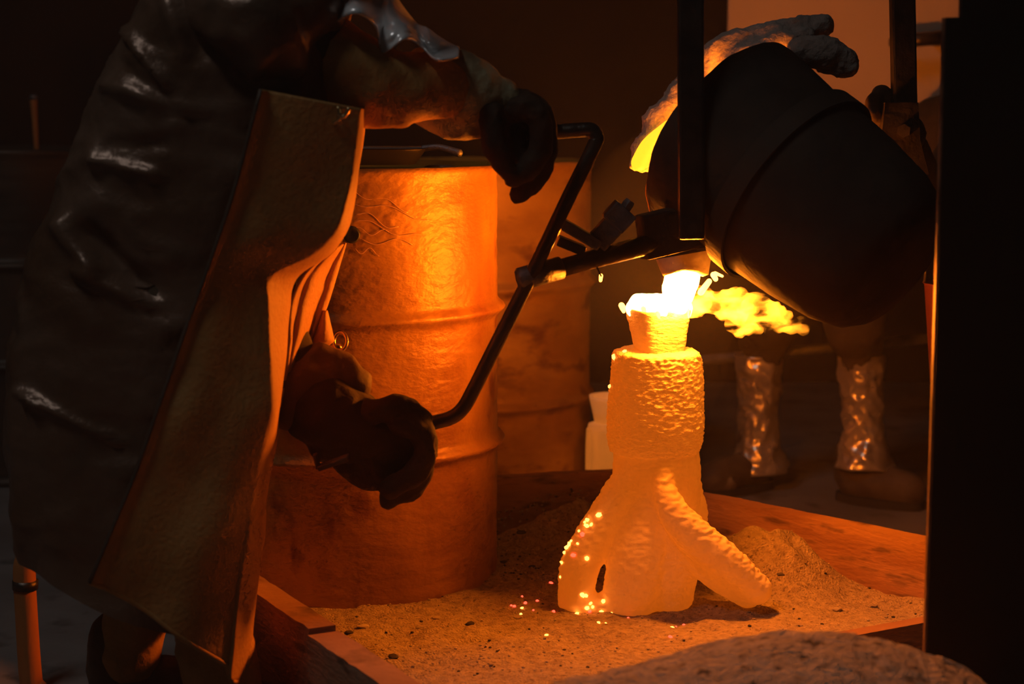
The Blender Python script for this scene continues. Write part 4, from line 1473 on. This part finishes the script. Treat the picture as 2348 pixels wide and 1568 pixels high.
# ------------------------------------------------------------------ second worker behind the crucible
b1 = G(1700, 1128, 0.0)
b2 = G(2010, 1160, 0.0)
w2 = thing('person', 'second worker whose spats and boots show below the crucible', 'person', ((b1.x + b2.x) / 2, (b1.y + b2.y) / 2, 0), 'foundry workers')
Y1, Y2 = b1.y + 0.05, b2.y + 0.05
YB = (Y1 + Y2) / 2
hipB = W(1930, 590, YB)
sho = W(2190, 330, YB)
hdB = W(2330, 250, YB)
blob('body', [[(hipB, 0.14), (W(2060, 450, YB), 0.13), (sho, 0.14), (W(2260, 290, YB), 0.07)],
              [(hdB, 0.095), (hdB + Vector((-0.02, 0, -0.05)), 0.075)], [(hdB + Vector((-0.09, 0, -0.02)), 0.018)],
              [(hipB + Vector((-0.07, 0, -0.02)), 0.10), (W(1790, 740, Y1 - 0.05), 0.055), (W(1742, 860, Y1), 0.040), (W(1740, 960, Y1), 0.036), (W(1740, 1080, Y1), 0.034)],
              [(hipB + Vector((0.05, 0, -0.02)), 0.10), (W(1965, 760, Y2 - 0.03), 0.055), (W(1972, 870, Y2), 0.040), (W(1975, 960, Y2), 0.036), (W(1978, 1090, Y2), 0.034)],
              [(sho + Vector((0, -0.14, 0)), 0.06), (W(2130, 420, YB - 0.55), 0.05), (W(2075, 330, BY2 + 0.09), 0.04)],
              [(sho + Vector((0, 0.14, 0)), 0.06), (W(2260, 520, YB), 0.05), (W(2240, 650, YB - 0.1), 0.04)]],
     0.014, MT['trouser'], w2, smooth_it=6)
for pts_ in ([(hipB + Vector((-0.06, 0, 0)), 0.12), (W(1790, 710, Y1 - 0.05), 0.088), (W(1750, 772, Y1), 0.066)],
             [(hipB + Vector((0.05, 0, 0)), 0.12), (W(1962, 730, Y2 - 0.03), 0.082), (W(1968, 785, Y2), 0.064)]):
    blob('trouser_leg', [pts_], 0.009, MT['trouser'], w2, disp=wrinkle(0.006, 0.008, 9, 12, pts_[2][0].x * 7), smooth_it=6)
for (xa, xb, Yq, s) in ((1740, 1738, Y1, 1), (1972, 1982, Y2, 5)):
    bm = bmesh.new()
    rings = []
    for i in range(60):
        v = i / 59
        py = lerp(812, 1078 if s == 1 else 1068, v)
        (r,) = curve([(0, 54), (0.3, 50), (0.55, 46), (0.75, 50), (0.9, 62), (1, 70)], v)
        c = W(lerp(xa, xb, v), py, Yq)
        rings.append([bm.verts.new(c + Vector((math.cos(a), math.sin(a), 0)) * (M(r, Yq) * (1 + 0.12 * fbm(Vector((math.cos(a), math.sin(a), v * 5 + s)), 1.6, 3)
                      + 0.10 * (ridge(Vector((math.cos(a), math.sin(a), v * 3.2 + s)), 1.5, s) - 0.5)))) for a in (2 * math.pi * k / 56 for k in range(56))])
    skin(bm, rings, caps=False)
    o = obj('spat', bm, MT['spat'], w2)
    o['label'] = 'crumpled aluminised spat'
    solidify(o, 0.003)
b_ = boot(w2, W(1762, 1112, Y1) * Vector((1, 1, 0)) if False else Vector((W(1760, 1110, Y1).x, Y1 + 0.03, 0)), Vector((W(1608, 1110, Y1).x, Y1 - 0.12, 0)), rr=1.15)
bb_ = boot(w2, Vector((W(1935, 1130, Y2).x, Y2 + 0.04, 0)), Vector((W(2090, 1130, Y2).x, Y2 - 0.10, 0)), rr=1.15)
tq = Vector((W(1638, 1110, Y1).x, Y1 - 0.095, 0.04))
blob('toe_cap', [[(tq + Vector((0.05, 0.05, 0.014)), 0.040), (tq + Vector((0.005, 0.0, 0.0)), 0.040)]], 0.006, MT['toe'], b_, smooth_it=4)
# gloved hand on the bail bracket
gq = W(2020, 245, BY2 + 0.03)
blob('glove', [[(W(2075, 310, BY2 + 0.08), 0.04), (W(2035, 268, BY2 + 0.05), 0.04)]] +
     [[(gq + Vector((0.02, 0, -0.01)), 0.022), (gq + Vector((dx, -0.01 + 0.02 * k, dz)), 0.017), (gq + Vector((dx - 0.012, -0.04 + 0.02 * k, dz - 0.025)), 0.015)]
      for k, (dx, dz) in enumerate(((-0.012, 0.012), (0.002, 0.026), (0.018, 0.018), (0.03, 0.008)))] +
     [[(gq + Vector((0.0, -0.02, -0.02)), 0.018), (gq + Vector((-0.028, -0.03, -0.022)), 0.014)]], 0.006, MT['dark_leather'], w2, smooth_it=4)

# red bucket beside the screen, grey rail behind
rbk = thing('fire_bucket', 'dim red bucket hanging beside the steel screen behind the crucible', 'bucket', W(2185, 870, 3.55))
bm = bmesh.new()
c = W(2185, 880, 3.55)
revolve(bm, [(0.035, 0), (0.045, 0.004), (0.062, 0.20), (0.066, 0.204), (0.060, 0.202), (0.042, 0.01)], c, Vector((0, 0, 1)), 32, Vector((1, 0, 0)))
obj('pail', bm, MT['red'], rbk)
bm = bmesh.new()
pts = [c + Vector((0.063 * math.cos(a), 0, 0.205 + 0.11 * math.sin(a))) for a in (math.pi * k / 12 for k in range(13))]
tube(bm, pts, 0.003, seg=8)
obj('bail_handle', bm, MT['steel'], rbk)
bm = bmesh.new()
tube(bm, [c + Vector((0, 0, 0.31)), c + Vector((0, 0, 0.34)), Vector((c.x, c.y, 2.4)), Vector((c.x, c.y, 4.0))], 0.004, seg=8)
obj('hanging_rod', bm, MT['steel'], rbk)
rl = thing('floor_rail', 'dull grey horizontal rail low behind the second worker', 'rail', (W(2090, 780, 4.65).x, 4.65, 0))
bm = bmesh.new()
tube(bm, [W(1560, 830, 4.65), W(2240, 766, 4.65)], M(12, 4.65), seg=14)
obj('bar', bm, MT['grey_steel'], rl)
for px in (1600, 2200):
    bm = bmesh.new()
    q = W(px, lerp(826, 769, (px - 1600) / 600), 4.65)
    tube(bm, [q, Vector((q.x, q.y, 0.0))], M(10, 4.65), seg=14)
    obj('post', bm, MT['grey_steel'], rl)

# ------------------------------------------------------------------ embers
bpy.context.view_layer.update()
dg = bpy.context.evaluated_depsgraph_get()
def bvh_of(objs):
    vs, fs = [], []
    for o in objs:
        b = len(vs)
        vs += [o.matrix_world @ v.co for v in o.data.vertices]
        fs += [[b + i for i in p.vertices] for p in o.data.polygons]
    return BVHTree.FromPolygons(vs, fs)
mold_bvh = bvh_of([c for c in mold.children])
sand_bvh = bvh_of([sand])
def hit(px, py, tree):
    d = (W(px, py, 3.0) - CAM).normalized()
    return tree.ray_cast(CAM, d)[0]
Z = lambda u, v: (1200 + u * 0.3317, 960 + v * 0.3317)
on_mold = [Z(*q) for q in ((520, 665), (445, 700), (470, 730), (440, 740), (385, 775), (408, 800), (322, 868), (375, 862), (285, 925), (268, 997), (440, 965), (255, 1093), (343, 943), (405, 1215), (430, 1222),
                           (465, 1275), (440, 1310), (480, 1300), (555, 1262), (540, 1340), (610, 1350), (460, 1330), (425, 715), (330, 845), (300, 890))] + [(1432, 806), (1408, 818), (1399, 886)]
on_sand = [Z(*q) for q in ((190, 1135), (210, 1333), (370, 1347), (70, 1325), (12, 1275), (97, 1260), (725, 1375), (570, 1412), (520, 1410), (1030, 1443), (1055, 1440), (1110, 1425), (1020, 1510), (158, 1495))] + \
          [(520 + u * 0.3407, 1200 + v * 0.3407) for u, v in ((1915, 553), (1935, 560), (1988, 493), (1985, 570), (1980, 612), (2063, 583), (2200, 595))]
ember_me = {}
for kk in ('ember', 'ember_hot'):
    bm = bmesh.new()
    bmesh.ops.create_icosphere(bm, subdivisions=1, radius=1.0)
    for v in bm.verts:
        v.co *= 1 + 0.3 * noise.noise(v.co * 1.7)
    me = bpy.data.meshes.new('ember')
    bm.to_mesh(me)
    bm.free()
    me.materials.append(MT[kk])
    ember_me[kk] = me
random.seed(5)
for lst, tree, lab, grp, hot in ((on_mold, mold_bvh, 'tiny glowing ember clinging to the left flank of the white shell mold', 'embers on the mold', 0.75),
                                 (on_sand, sand_bvh, 'tiny glowing red ember lying on the sand around the mold foot', 'embers on the sand', 0.25)):
    for px, py in lst:
        p = None
        for dx in (0, 4, 8, 12, 18, 26, 36):
            p = hit(px + dx, py, tree)
            if p:
                break
        if not p:
            continue
        k = 'ember_hot' if random.random() < hot else 'ember'
        o = bpy.data.objects.new('ember', ember_me[k])
        C.objects.link(o)
        s = M(random.uniform(3.2, 6.5) if tree is mold_bvh else random.uniform(2.4, 5.0), 3.1)
        o.location = p
        o.scale = (s * random.uniform(1.0, 1.7), s, s * random.uniform(0.7, 1.1))
        o.rotation_euler = (0, random.uniform(-0.8, 0.8), random.uniform(0, 3))
        tag(o, lab, 'ember', grp)
